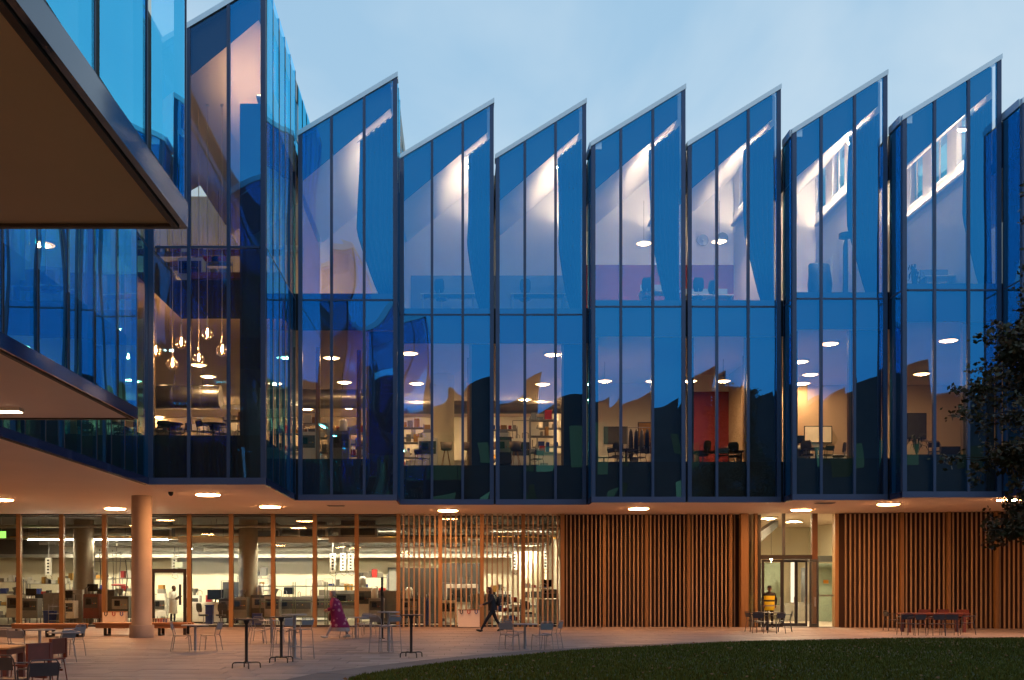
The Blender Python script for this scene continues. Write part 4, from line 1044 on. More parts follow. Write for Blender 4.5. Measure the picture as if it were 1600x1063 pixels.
loop_box(238, 262, 968, 985.5, 'pale low box behind the bench right of the column', 44.0)
# black post
Y = GY(998); t = thing('bollard', (PX(597, Y), Y, 0), 'tall thin black post behind the grey high table', 'post')
MB().box(-.04, .04, -.04, .04, .02, PZ(902, Y)).build('shaft', M_BLACK, t); MB().box(-.09, .09, -.09, .09, 0, .02).build('foot_plate', M_BLACK, t)
MB().box(-.045, .045, -.05, -.041, 1.45, 1.75).build('reader_panel', M_SCREEN, t)

# ================================================================== people
SKIN = mat('skin', (.42, .22, .15), .55, var=.05); HAIR_D = mat('dark_hair', (.02, .012, .008), .5, var=.2); HAIR_R = mat('reddish_hair', (.09, .028, .014), .5, var=.2); HAIR_G = mat('greying_hair', (.20, .15, .13), .55, var=.2)
NAVY = mat('dark_navy_cloth', (.012, .014, .022), .8, var=.2); JEANS = mat('dark_trousers', (.010, .011, .017), .85, var=.2); SHOE = mat('black_shoe', (.008, .008, .009), .4, var=.1)
HIVIS = mat('yellow_jacket_cloth', (.80, .66, .02), .6, var=.08); LABCOAT = mat('lab_coat_cloth', (.72, .70, .64), .8, var=.05); PALE = mat('pale_skirt_cloth', (.42, .36, .36), .8, var=.15, vscale=12); SILVER = mat('reflective_band', (.35, .34, .30), .3, .4)
def coat_mat():
    m = bpy.data.materials.new('magenta_patterned_cloth'); m.use_nodes = True; t = m.node_tree; n = t.nodes; l = t.links; p = n['Principled BSDF']; p.inputs['Roughness'].default_value = .85
    tcn = n.new('ShaderNodeTexCoord'); vo = n.new('ShaderNodeTexVoronoi'); vo.inputs['Scale'].default_value = 5.5; l.new(tcn.outputs['Object'], vo.inputs['Vector'])
    r = n.new('ShaderNodeValToRGB'); l.new(vo.outputs['Distance'], r.inputs[0])
    r.color_ramp.elements[0].position = .22; r.color_ramp.elements[0].color = (.50, .20, .26, 1); r.color_ramp.elements[1].position = .34; r.color_ramp.elements[1].color = (.22, .008, .075, 1)
    l.new(r.outputs[0], p.inputs['Base Color']); return m
COATM = coat_mat()
def hand(m, wrist, direction, side, mi):
    """palm and five bent fingers appended to the body mesh"""
    d = Vector(direction).normalized(); up = Vector((0, side, 0)); u = d.cross(up); u = u.normalized() if u.length > .1 else Vector((1, 0, 0)); v = d.cross(u).normalized(); w0 = Vector(wrist)
    m.tube([w0, w0 + d * .04, w0 + d * .09], [.026, .036, .034], 8, mi)
    for k, ln in enumerate((.062, .075, .08, .07)):
        o = w0 + d * .085 + u * (-.027 + .018 * k); m.tube([o, o + d * ln * .5 + v * .008, o + d * ln * .85 + v * .03], [.0095, .009, .007], 6, mi)
    o = w0 + d * .035 + u * -.032; m.tube([o, o + d * .03 - u * .022 + v * .008, o + d * .065 - u * .026 + v * .02], [.012, .0105, .008], 6, mi)
def person(label, loc, rz, J, radii, mats, bone_mat, head_tilt=0, hair=None, hair_style='short', cap=None, hands=True, toe=((1, 0), (1, 0))):
    """one continuous skinned body; J joints, bones tagged with a material slot; faces +X"""
    bones = [('pelvis', 'waist'), ('waist', 'chest'), ('chest', 'neck'), ('neck', 'headb'), ('chest', 'shL'), ('chest', 'shR'), ('shL', 'elL'), ('elL', 'wrL'), ('shR', 'elR'), ('elR', 'wrR'),
             ('pelvis', 'hipL'), ('pelvis', 'hipR'), ('hipL', 'knL'), ('knL', 'anL'), ('hipR', 'knR'), ('knR', 'anR')]
    names = list(J); me = bpy.data.meshes.new('skeleton'); me.from_pydata([J[n] for n in names], [(names.index(a), names.index(c)) for a, c in bones], [])
    so = bpy.data.objects.new('skeleton', me); COL.objects.link(so)
    md = so.modifiers.new('skin', 'SKIN'); md.use_smooth_shade = True
    if not me.skin_vertices: me.skin_vertices.new()
    for i, n in enumerate(names):
        r = radii[n]; me.skin_vertices[0].data[i].radius = (r, r) if not isinstance(r, tuple) else r
        me.skin_vertices[0].data[i].use_root = (n == 'pelvis')
    sd = so.modifiers.new('sub', 'SUBSURF'); sd.levels = 2; sd.render_levels = 2
    dg = bpy.context.evaluated_depsgraph_get(); ev = so.evaluated_get(dg); em = ev.to_mesh()
    m = MB(); m.v = [tuple(v.co) for v in em.vertices]
    segs = [(Vector(J[a]), Vector(J[c]), bone_mat.get((a, c), bone_mat.get(c, 0))) for a, c in bones]
    for p in em.polygons:
        c = Vector(p.center); best = min(segs, key=lambda s: ((s[0] + (s[1] - s[0]) * max(0, min(1, (c - s[0]).dot(s[1] - s[0]) / max(1e-6, (s[1] - s[0]).length_squared)))) - c).length)
        m.f.append(tuple(p.vertices)); m.mi.append(best[2])
    ev.to_mesh_clear(); bpy.data.objects.remove(so)
    # head with face
    hb = Vector(J['headb']); hc = hb + Vector((.02, 0, .09)); S = bone_mat['skin']
    rings = []
    for k, (dz, rx, ry, dx) in enumerate(((-.12, .03, .03, .03), (-.105, .055, .048, .025), (-.06, .078, .062, .015), (0, .092, .073, .0), (.05, .092, .075, -.006), (.09, .075, .062, -.01), (.118, .035, .03, -.012))):
        rings.append(((hc.x + dx, hc.y, hc.z + dz), rx, ry))
    m.loft(rings, 16, S)
    m.tube([hc + Vector((.088, 0, .015)), hc + Vector((.108, 0, -.02)), hc + Vector((.09, 0, -.03))], [.007, .013, .009], 6, S)      # nose
    m.tube([hc + Vector((.083, -.022, -.062)), hc + Vector((.088, 0, -.064)), hc + Vector((.083, .022, -.062))], .006, 6, bone_mat['lip'])
    for s in (-1, 1):
        m.tube([hc + Vector((.078, s * .03, .012)), hc + Vector((.086, s * .03, .012))], .011, 8, bone_mat['eye'])
        m.tube([hc + Vector((.0, s * .074, .025)), hc + Vector((-.012, s * .084, .0)), hc + Vector((.0, s * .074, -.03))], [.008, .014, .008], 6, S)
    if hands:
        for sd_, s in (('L', 1), ('R', -1)):
            d = Vector(J['wr' + sd_]) - Vector(J['el' + sd_]); hand(m, J['wr' + sd_], d, s, S)
    for sd_, tv in (('L', toe[0]), ('R', toe[1])):
        a = Vector(J['an' + sd_]); tx, tz = tv
        m.tube([a + Vector((-.06 * tx, 0, -.04 - .06 * -tz)), a + Vector((.03 * tx, 0, -.045)), a + Vector((.12 * tx, 0, -.055 + .10 * tz)), a + Vector((.19 * tx, 0, -.062 + .16 * tz))], [.042, .048, .042, .024], 10, bone_mat['shoe'])
    t = thing('person', loc, label, 'person', rz=rz)
    m.build('body', mats, t, smooth=True)
    if hair:
        h = MB()
        if hair_style == 'long':
            h.loft([((hc.x - .012, hc.y, hc.z + .128), .035, .03), ((hc.x - .02, hc.y, hc.z + .11), .082, .072), ((hc.x - .03, hc.y, hc.z + .05), .095, .088), ((hc.x - .05, hc.y, hc.z - .02), .085, .095), ((hc.x - .075, hc.y, hc.z - .12), .075, .10), ((hc.x - .10, hc.y, hc.z - .22), .05, .085)], 18)
        else:
            h.loft([((hc.x - .012, hc.y, hc.z + .13), .035, .03), ((hc.x - .016, hc.y, hc.z + .112), .082, .068), ((hc.x - .026, hc.y, hc.z + .06), .09, .083), ((hc.x - .04, hc.y, hc.z + .0), .07, .082), ((hc.x - .055, hc.y, hc.z - .05), .05, .068)], 18)
        h.build('hair', hair, t, smooth=True)
    if cap:
        h = MB(); h.loft([((hc.x, hc.y, hc.z + .05), .104, .088), ((hc.x - .005, hc.y, hc.z + .10), .098, .082), ((hc.x - .01, hc.y, hc.z + .14), .06, .05)], 18); h.box(hc.x + .06, hc.x + .18, -.06, .06, hc.z + .045, hc.z + .058)
        h.build('cap', cap, t, smooth=True)
    return t
EYEM = mat('eye_dark', (.02, .015, .012), .2); LIPM = mat('lip', (.30, .09, .08), .5)
# walking person in dark clothes: long stride to the left of the picture, bag on the back
Jm = dict(pelvis=(0, 0, .90), waist=(.02, 0, 1.05), chest=(.05, 0, 1.30), neck=(.09, 0, 1.46), headb=(.13, 0, 1.53), shL=(.05, .17, 1.40), shR=(.05, -.17, 1.40), elL=(.16, .24, 1.16), wrL=(.42, .22, 1.06), elR=(-.10, -.24, 1.16), wrR=(-.02, -.25, .93),
          hipL=(0, .09, .86), hipR=(0, -.09, .86), knL=(.24, .10, .50), anL=(.46, .10, .115), knR=(-.14, -.09, .48), anR=(-.36, -.09, .17))
Rm = dict(pelvis=.15, waist=.135, chest=.155, neck=.062, headb=.055, shL=.075, shR=.075, elL=.052, wrL=.036, elR=.052, wrR=.036, hipL=.095, hipR=.095, knL=.062, anL=.042, knR=.062, anR=.042)
bmm = {('neck', 'headb'): 2, 'hipL': 1, 'hipR': 1, 'knL': 1, 'anL': 1, 'knR': 1, 'anR': 1, 'skin': 2, 'shoe': 3, 'eye': 4, 'lip': 5}
Y = GY(988.5); man = person('person in dark coat and trousers striding left past the open slats', (PX(770, Y), Y, 0), math.pi + .06, Jm, Rm, [NAVY, JEANS, SKIN, SHOE, EYEM, LIPM], bmm, hair=HAIR_R, hair_style='long', toe=((1, .35), (1, -.25)))
cl = MB(); cl.loft([((-.01, 0, .84), .19, .19), ((.0, 0, .98), .175, .185), ((.03, 0, 1.14), .165, .185), ((.055, 0, 1.32), .155, .20), ((.075, 0, 1.43), .11, .14), ((.09, 0, 1.48), .07, .075)], 20); cl.build('jacket', NAVY, man, smooth=True)
bag = thing('shoulder_bag', (PX(778.5, Y), Y - .02, 0), 'small dark bag on the back of the striding person', 'bag', rz=math.pi + .06)
bm_ = MB(); bm_.loft([((0, 0, 1.02), .05, .10), ((-.01, 0, 1.08), .085, .14), ((-.01, 0, 1.28), .08, .14), ((0, 0, 1.36), .04, .10)], 16); bm_.build('pouch', JEANS, bag, smooth=True)
MB().tube([(.05, .12, 1.34), (.16, .12, 1.47), (.24, .1, 1.40)], .014, 6).build('strap', JEANS, bag)
# woman in long magenta coat walking left
Jw = dict(pelvis=(0, 0, .84), waist=(.03, 0, .98), chest=(.07, 0, 1.20), neck=(.11, 0, 1.34), headb=(.15, 0, 1.41), shL=(.06, .15, 1.29), shR=(.06, -.15, 1.29), elL=(.10, .22, 1.05), wrL=(.30, .16, .99), elR=(.08, -.22, 1.05), wrR=(.28, -.16, .97),
          hipL=(0, .08, .80), hipR=(0, -.08, .80), knL=(.18, .08, .46), anL=(.36, .08, .11), knR=(-.16, -.08, .44), anR=(-.36, -.08, .17))
Rw = {k: v * .9 for k, v in Rm.items()}
bmw = {('neck', 'headb'): 2, 'knL': 1, 'anL': 1, 'knR': 1, 'anR': 1, 'hipL': 1, 'hipR': 1, 'skin': 2, 'shoe': 3, 'eye': 4, 'lip': 5}
Y = GY(999); wo = person('person in long magenta patterned coat walking left past the bar stools', (PX(527, Y), Y, 0), math.pi - .08, Jw, Rw, [COATM, PALE, SKIN, mat('pale_shoe', (.5, .48, .45), .5), EYEM, LIPM], bmw, hair=HAIR_G, hair_style='short', toe=((1, .3), (1, -.3)))
cl = MB(); cl.loft([((-.10, 0, .40), .33, .24), ((-.075, 0, .52), .305, .235), ((-.045, 0, .68), .265, .225), ((-.01, 0, .86), .225, .215), ((.03, 0, 1.03), .20, .21), ((.055, 0, 1.18), .19, .215), ((.08, 0, 1.29), .16, .19), ((.10, 0, 1.35), .10, .11), ((.115, 0, 1.385), .075, .08)], 24)
cl.build('coat', COATM, wo, smooth=True)
cl = MB(); cl.loft([((-.10, 0, .27), .34, .22), ((-.10, 0, .34), .33, .225), ((-.09, 0, .43), .30, .22)], 24); cl.build('skirt', PALE, wo, smooth=True)
for s in (1, -1):
    a, e_, r_ = Jw['sh' + 'LR'[s < 0]], Jw['el' + 'LR'[s < 0]], Jw['wr' + 'LR'[s < 0]]
    MB().tube([a, e_, (Vector(e_) * .15 + Vector(r_) * .85)], [.085, .072, .06], 12).build('sleeve', COATM, wo, smooth=True)
bg_ = thing('handbag', (PX(516, Y), Y + .05, .62), 'dark brown handbag held in front of the magenta coat', 'bag', rz=math.pi)
bb = MB(); bb.loft([((0, 0, 0), .06, .12), ((0, 0, .05), .08, .15), ((0, 0, .22), .07, .14), ((0, 0, .27), .03, .12)], 16); bb.build('pouch', mat('brown_leather', (.06, .022, .014), .5, var=.2), bg_, smooth=True)
MB().tube([(0, -.1, .25), (0, -.06, .36), (0, .06, .36), (0, .1, .25)], .012, 6).build('strap', MATS['brown_leather'], bg_)
# guard in yellow and black jacket, standing at the entrance facing the camera
Jg = dict(pelvis=(0, 0, .92), waist=(0, 0, 1.08), chest=(.01, 0, 1.34), neck=(.02, 0, 1.50), headb=(.035, 0, 1.57), shL=(.01, .20, 1.44), shR=(.01, -.20, 1.44), elL=(-.03, .29, 1.20), wrL=(.08, .25, .97), elR=(-.03, -.29, 1.20), wrR=(.08, -.25, .97),
          hipL=(0, .10, .88), hipR=(0, -.10, .88), knL=(.01, .11, .50), anL=(0, .12, .115), knR=(.01, -.11, .50), anR=(0, -.12, .115))
Rg = {k: v * 1.06 for k, v in Rm.items()}
bmg = {'hipL': 1, 'hipR': 1, 'knL': 1, 'anL': 1, 'knR': 1, 'anR': 1, ('neck', 'headb'): 2, 'skin': 2, 'shoe': 3, 'eye': 4, 'lip': 5}
Y = 45.6; gu = person('person in bright yellow jacket with black shoulders standing at the entrance', (PX(1202, Y), Y, 0), R(-95), Jg, Rg, [NAVY, JEANS, mat('dark_skin', (.16, .08, .05), .55, var=.05), SHOE, EYEM, LIPM], bmg, cap=NAVY, hair=HAIR_D)
jk = MB(); zs = (.76, .80, .92, .925, .985, .99, 1.12, 1.125, 1.19, 1.195, 1.30, 1.36, 1.365, 1.43, 1.475, 1.51, 1.54)
rx = (.150, .165, .168, .168, .168, .168, .165, .165, .166, .166, .170, .168, .168, .155, .120, .085, .07); ry = (.19, .212, .215, .215, .215, .215, .215, .215, .218, .218, .225, .23, .23, .225, .17, .11, .08)
jk.loft([((.0 + .012 * (z - .76), 0, z), a_ * (1 + .02 * math.sin(z * 40)), b_) for z, a_, b_ in zip(zs, rx, ry)], 24)
jk.mi = [{3: 2, 7: 1}.get(i // 24, 1 if 12 <= i // 24 else 0) for i in range(len(jk.f))]
jk.build('jacket', [HIVIS, NAVY, SILVER], gu, smooth=True)
# lab worker behind the glass door, reading a tablet
Jl = dict(Jg); Jl.update(elL=(.04, .27, 1.18), wrL=(.26, .14, 1.20), elR=(.02, -.27, 1.18), wrR=(.24, -.12, 1.16), headb=(.05, 0, 1.565))
Y = 50.6; lab = person('person in white lab coat holding a tablet behind the black-framed door', (PX(270, Y), Y, .012), R(-25), Jl, Rm, [LABCOAT, JEANS, MATS['dark_skin'], SHOE, EYEM, LIPM], bmg, hair=HAIR_D)
cl = MB(); cl.loft([((0, 0, .48), .2, .25), ((0, 0, .80), .18, .22), ((0, 0, 1.05), .165, .2), ((.01, 0, 1.32), .165, .215), ((.015, 0, 1.46), .11, .14), ((.02, 0, 1.51), .07, .075)], 20); cl.build('lab_coat', LABCOAT, lab, smooth=True)
tb = thing('tablet', (PX(270, Y), Y, .012), 'dark tablet held by the person in the white lab coat', 'tablet', rz=R(-25))
MB().box(-.11, .11, -.15, .15, -.006, .006, M=Matrix.Translation((.34, .02, 1.24)) @ Matrix.Rotation(R(-35), 4, 'Y')).build('case', M_SCREEN, tb)

# ================================================================== curtains in the sawtooth rooms
M_CURT = mat('blue_grey_curtain', (.03, .045, .075), .85, var=.08, vscale=3)
for nm, ord_, wd in (('2', 'second', 1.15), ('3', 'third', .7), ('4', 'fourth', .75), ('5', 'fifth', .95), ('6', 'sixth', .95), ('7', 'seventh', .95), ('8', 'eighth', .8)):
    x0, x1, Y, _ = BAY[nm]; q = random.Random(ord(nm)); m = MB(); nu, nv = 40, 16; zb = 12.5
    g = []
    ztop = lambda x: (ZV - 1.9) + ((ZP - 1.3) - (ZV - 1.9)) * (x - x0) / (x1 - x0) - .06
    for i in range(nu + 1):
        u = i / nu; row = []
        for j in range(nv + 1):
            v = j / nv
            w_ = wd * (1 if v > .42 else .35 + .65 * (v / .42) ** .8) * (1 + .06 * math.sin(v * 5 + ord(nm)))
            X = x1 - .13 - (w_ + .17) * (1 - u); z = zb + (ztop(X) - zb) * v
            yy = Y + .42 + .07 * math.sin(u * 38 + .8 * math.sin(v * 4)) * (1.15 - .5 * v)
            row.append(len(m.v)); m.v.append((X, yy, z))
        g.append(row)
    for i in range(nu):
        for j in range(nv): m.f.append((g[i][j], g[i + 1][j], g[i + 1][j + 1], g[i][j + 1])); m.mi.append(0)
    t = thing('curtain', (0, 0, 0), f'drawn-back curtain at the right side of the {ord_} sawtooth bay', 'curtain', 'curtains of the sawtooth rooms')
    c = m.build('fabric', M_CURT, t, smooth=True); so = c.modifiers.new('thick', 'SOLIDIFY'); so.thickness = .008
    xa = x1 - .35 - wd
    MB().tube([(xa, Y + .42, ztop(xa) + .03), (x1 - .3, Y + .42, ztop(x1 - .3) + .03)], .015, 6).build('rail', M_STEEL, t)

# ================================================================== interior things
def at(px, Y, z=0): return (PX(px, Y), Y, z)
def cabinet(loc, w_, d, h, m, label, m2=None, cat='cabinet', name='cabinet', group=None):
    t = thing(name, loc, label, cat, group)
    MB().box(-w_ / 2, w_ / 2, 0, d, .06, h).build('carcass', m, t)
    MB().box(-w_ / 2 + .03, w_ / 2 - .03, .03, d, 0, .06).build('plinth', M_BLACK, t)
    n = max(1, round(w_ / .55))
    for k in range(n):
        a = -w_ / 2 + w_ * k / n
        MB().box(a + .012, a + w_ / n - .012, -.018, -.001, .08, h - .02).build('door', m2 or m, t)
        MB().box(a + w_ / n - .08, a + w_ / n - .06, -.035, -.0185, h * .5, h * .5 + .16).build('handle', M_STEEL, t)
    return t
def bench_in(loc, w_, label, m=None, d=.75, h=.9, top=None):
    t = thing('lab_bench', loc, label, 'bench', 'lab benches')
    MB().box(-w_ / 2, w_ / 2, 0, d, h - .04, h).build('worktop', top or M_LABWHITE, t)
    for s in (-1, 1): MB().box(s * (w_ / 2 - .06) - .03, s * (w_ / 2 - .06) + .03, .04, d - .04, 0, h - .04).build('leg', M_STEEL, t)
    dr = MB().box(-w_ / 2 + .15, -w_ / 2 + .65, .05, d - .05, .12, h - .045).build('drawer_unit', m or M_LABGREY, t)
    for k in range(3): MB().box(-w_ / 2 + .165, -w_ / 2 + .635, .035, .049, .14 + k * .24, .36 + k * .24).build('drawer_front', M_LABWHITE, dr)
    return t
def monitor(loc, label, w_=.55, rz=0):
    t = thing('monitor', loc, label, 'monitor', 'computer monitors in the lab', rz)
    MB().box(-w_ / 2, w_ / 2, -.02, .02, .14, .14 + w_ * .62).build('screen', M_SCREEN, t); MB().box(-.03, .03, .02, .05, .0, .3).build('stand', M_BLACK, t); MB().box(-.12, .12, -.06, .12, 0, .012).build('foot', M_BLACK, t)
    return t
def machine(loc, w_, d, h, m, label, seed, legs=True):
    """bench-top or floor instrument: legs, body, control panel, hopper, hoses, knobs"""
    q = random.Random(seed); t = thing('lab_machine', loc, label, 'machine', 'lab machines')
    b0 = .3 if legs else .04
    if legs:
        for sx in (-1, 1):
            for sy in (.08, d - .08): MB().tube([(sx * (w_ / 2 - .06), sy, 0), (sx * (w_ / 2 - .06), sy, b0)], .025, 8).build('leg', M_STEEL, t)
    MB().box(-w_ / 2, w_ / 2, 0, d, b0, h).build('body', m, t, bevel=.012)
    MB().box(-w_ / 2 + .05, w_ / 2 - .05, -.02, -.001, h * .55, h * .9).build('control_panel', M_LABDARK if m is not M_LABDARK else M_LABGREY, t)
    MB().box(-w_ * .3, w_ * .02, -.028, -.0205, h * .66, h * .85).build('display', M_SCREEN, t)
    for k in range(3): MB().tube([(w_ * (.12 + .1 * k), -.02, h * .7), (w_ * (.12 + .1 * k), -.05, h * .7)], .022, 8).build('knob', (M_RED, M_STEEL, M_YELLOW)[k], t)
    hx = q.uniform(-.2, .2) * w_; top = q.choice(('hopper', 'tank', 'cartons', 'screen', 'frame'))
    if top == 'hopper': MB().lathe([(.06, 0), (.07, .1), (.17, .28), (.17, .34), (.16, .34)], 16, (hx, d / 2, h)).build('hopper', M_GALV, t, smooth=True)
    elif top == 'tank': MB().lathe([(.14, 0), (.16, .03), (.16, .42), (.1, .5), (.03, .52)], 16, (hx, d / 2, h)).build('tank', M_LABWHITE if m is not M_LABWHITE else M_GALV, t, smooth=True)
    elif top == 'cartons':
        z = h
        for k in range(3): hh = q.uniform(.12, .22); MB().box(hx - .18 + .03 * k, hx + .2 - .04 * k, .1, d - .1, z, z + hh).build('tray', (M_LABWHITE, M_LABGREY, M_ORANGE)[k], t); z += hh + .002
    elif top == 'screen': MB().box(hx - .24, hx + .24, d * .4, d * .4 + .04, h + .12, h + .45).build('monitor', M_SCREEN, t); MB().tube([(hx, d * .45, h), (hx, d * .45, h + .15)], .02, 6).build('stalk', M_BLACK, t)
    else:
        for sx in (-1, 1): MB().tube([(sx * w_ * .4, d * .5, h), (sx * w_ * .4, d * .5, h + .8)], .018, 6).build('mast', M_STEEL, t)
        MB().tube([(-w_ * .4, d * .5, h + .8), (w_ * .4, d * .5, h + .8)], .018, 6).build('crossbar', M_STEEL, t)
    for k in range(2):
        x = q.uniform(-.4, .4) * w_; x2 = x + q.choice((-1, 1)) * q.uniform(.12, .3); zt = h + q.uniform(.15, .35)
        MB().tube([(x, d * .4, h), (x, d * .4, zt - .06), ((x + x2) / 2, d * .42, zt), (x2, d * .45, zt - .06), (x2, d * .45, h)], .014, 6).build('hose', (M_STEEL, M_BLACK)[k], t, smooth=True)
    return t
def rack(loc, w_, h, label, seed, d=.5, n=4, post_m=None):
    q = random.Random(seed); t = thing('shelf_rack', loc, label, 'shelf', 'metal shelf racks')
    for sx in (-1, 1):
        for y in (0, d): MB().box(sx * w_ / 2 - .02, sx * w_ / 2 + .02, y - .02, y + .02, 0, h).build('upright', post_m or M_STEEL, t)
    for k in range(n):
        z = .15 + (h - .3) * k / (n - 1); sh = MB().box(-w_ / 2, w_ / 2, 0, d, z, z + .03).build('shelf', M_LABGREY, t)
        x = -w_ / 2 + .04
        while x < w_ / 2 - .15:
            bw = q.uniform(.1, .32); bh = q.uniform(.1, (h / n) * .7); m = q.choice((M_LABWHITE, M_LABDARK, M_ORANGE, M_LABGREY, M_BLUE, M_LABWHITE, M_RED, M_GALV))
            if x + bw > w_ / 2 - .03: break
            MB().box(x, x + bw, .05, d - .08, z + .031, z + .03 + bh).build('carton', m, sh); x += bw + q.uniform(.02, .12)
    return t
def pole_drop(loc, z0, label, m=M_LABWHITE):
    """service pole hanging from the ceiling with a perforated socket box"""
    t = thing('service_pole', (loc[0], loc[1], z0), label, 'pole', 'hanging service poles')
    MB().tube([(0, 0, .5), (0, 0, ZS - .07 - z0)], .02, 6).build('rod', M_STEEL, t); bx = MB().box(-.14, .14, -.07, .07, 0, .85).build('socket_box', m, t)
    for k in range(5): MB().box(-.05, .05, -.085, -.0705, .08 + k * .15, .16 + k * .15).build('socket', M_BLACK, bx)
    MB().tube([(.1, 0, .0), (.18, 0, -.15), (.05, 0, -.22), (-.15, 0, -.12), (-.1, 0, 0)], .012, 6).build('cable_loop', M_BLACK, t, smooth=True)
    return t
def swivel(loc, label, rz=0, m=None, h=.5):
    t = thing('swivel_chair', loc, label, 'chair', 'swivel chairs indoors', rz); m = m or M_LABDARK
    MB().tube([(0, 0, .06), (0, 0, h)], .025, 8).build('column', M_STEEL, t)
    for k in range(5):
        a = k * 1.2566; MB().tube([(0, 0, .09), (.28 * math.cos(a), .28 * math.sin(a), .04)], .016, 6).build('spoke', M_STEEL, t)
    MB().loft([((0, 0, h), .2, .2), ((0, 0, h + .03), .23, .23), ((0, 0, h + .07), .22, .22)], 18).build('seat', m, t, smooth=True)
    MB().loft([((-.2, 0, h + .18), .02, .16), ((-.23, 0, h + .3), .035, .22), ((-.25, 0, h + .5), .03, .21), ((-.26, 0, h + .58), .015, .15)], 18).build('backrest', m, t, smooth=True)
    MB().tube([(-.1, 0, h), (-.24, 0, h + .05), (-.24, 0, h + .3)], .018, 6).build('back_stem', M_STEEL, t)
    return t
def shell_chair(loc, label, rz=0, m=None):
    t = thing('shell_stool', loc, label, 'stool', 'shell stools on the first floor', rz); m = m or mat('tan_shell', (.34, .22, .14), .5, var=.06)
    h = .72
    for k in range(4):
        a = .785 + k * 1.5708; MB().tube([(.08 * math.cos(a), .08 * math.sin(a), h), (.25 * math.cos(a), .25 * math.sin(a), 0)], .012, 6).build('leg', M_BENCH, t)
    MB().loft([((0, 0, h), .16, .16), ((0, 0, h + .03), .22, .22), ((0, 0, h + .06), .22, .22)], 18).build('seat', m, t, smooth=True)
    b_ = MB(); n = 12
    for i in range(n + 1):
        a = R(110 + 140 * i / n)
        for r_, z in ((.215, h + .04), (.235, h + .2), (.25, h + .36)): b_.v.append((r_ * math.cos(a), r_ * math.sin(a), z))
    for i in range(n):
        for j in range(2): b_.f.append((i * 3 + j, i * 3 + j + 1, i * 3 + j + 4, i * 3 + j + 3)); b_.mi.append(0)
    o = b_.build('back_shell', m, t, smooth=True); s_ = o.modifiers.new('thick', 'SOLIDIFY'); s_.thickness = .015
    return t
# ---- lab on the ground floor
zf = .013
def L_(px, Y): return at(px, Y, zf)
bench_in(L_(60, 51.5), 2.6, 'lab bench behind the leftmost panes'); machine(L_(25, 50.2), .9, .7, 1.35, M_LABWHITE, 'white lab machine with hopper at the left picture edge', 1)
cabinet(L_(84, 50.3), 1.0, .6, 1.45, M_LABGREY, 'grey lab cabinet between the first and second oak posts'); monitor((PX(64, 51.6), 51.6, .91), 'computer monitor on the bench behind the leftmost panes')
cabinet(L_(113, 49.8), .9, .6, 1.6, M_LABGREY, 'grey-green cabinet left of the shadowed column')
rack(L_(75, 54.5), 2.2, 2.0, 'shelf rack against the back wall at far left', 2); rack(L_(150, 52.5), 1.6, 2.2, 'shelf rack of white cartons right of the shadowed column', 3)
t = thing('trolley', L_(92, 49.0), 'three-tier steel trolley left of the shadowed column', 'trolley')
for k in range(3): MB().box(-.4, .4, -.25, .25, .18 + k * .32, .21 + k * .32).build('tray', M_STEEL, t)
for sx in (-1, 1):
    for sy in (-1, 1): MB().tube([(sx * .38, sy * .23, 0), (sx * .38, sy * .23, .95)], .014, 6).build('upright', M_STEEL, t)
t = thing('storage_bin', L_(78, 49.3), 'blue plastic bin beside the steel trolley', 'bin'); MB().loft([((0, 0, 0), .26, .2), ((0, 0, .6), .32, .25)], 4).build('tub', M_BLUE, t); MB().box(-.26, .26, -.2, .2, .6, .64).build('lid', M_BLUE, t)
# vertical pipework
t = thing('pipe_frame', L_(176, 50.4), 'steel pipework frame with red valve left of the outdoor column', 'pipework')
q = random.Random(9)
for k in range(11):
    x = -1.0 + .2 * k; MB().tube([(x, q.uniform(-.2, .2), 0), (x, q.uniform(-.2, .2), 1.2), (x + q.uniform(-.1, .1), 0, 2.2), (x, 0, q.uniform(2.8, 4.3))], q.uniform(.012, .032), 7).build('pipe', (M_GALV, M_STEEL, M_LABDARK)[k % 3], t, smooth=True)
for z in (.5, 1.3, 2.1, 2.9): MB().tube([(-1.1, 0, z), (1.1, 0, z)], .02, 6).build('rail', M_GALV, t)
MB().lathe([(.02, 0), (.3, .02), (.34, .06), (.3, .1), (.02, .12)], 18, (.35, -.25, 1.75)).build('valve_wheel', M_RED, t, smooth=True)
cabinet(L_(165, 49.9), .8, .5, 1.6, M_LABDARK, 'charcoal control cabinet in front of the steel pipework'); machine(L_(187, 49.2), .8, .6, 1.3, M_LABDARK, 'dark lab machine just left of the outdoor column', 4)
machine(L_(249, 52), .6, .6, 1.2, M_LABWHITE, 'white instrument seen through the black-framed door', 5); t = bench_in(L_(262, 54), 2.0, 'white bench at the back beyond the black-framed door')
cabinet(L_(312, 51.5), 1.2, .6, 1.0, M_LABWHITE, 'low white drawer cabinet right of the black-framed door'); monitor((PX(338, 51.2), 51.0, 1.0), 'large monitor right of the black-framed door', .75)
cabinet((PX(338, 51.3), 51.0, zf), .9, .6, .98, M_LABWHITE, 'white desk cabinet under the large monitor', M_LABWHITE)
t = thing('storage_bin', L_(327.5, 49.8), 'blue plastic bin right of the black-framed door', 'bin'); MB().box(-.16, .16, -.16, .16, .02, .85).build('tub', M_BLUE, t); MB().box(-.18, .18, -.18, .18, .85, .9).build('lid', M_BLUE, t)
t = thing('fire_box', (PX(326, 51.6), 51.6, 1.0), 'small red box above the blue bin', 'box'); MB().box(-.14, .14, 0, .2, 0, .34).build('case', M_RED, t); MB().box(-.1, .1, -.012, -.001, .05, .29).build('door', M_RED, t)
for px, lb in ((318, 'dark low chair seen right of the black-framed door'), (345, 'dark low chair in front of the white desk cabinet')): swivel(L_(px, 48.6), lb, rnd.uniform(0, 6), h=.42)
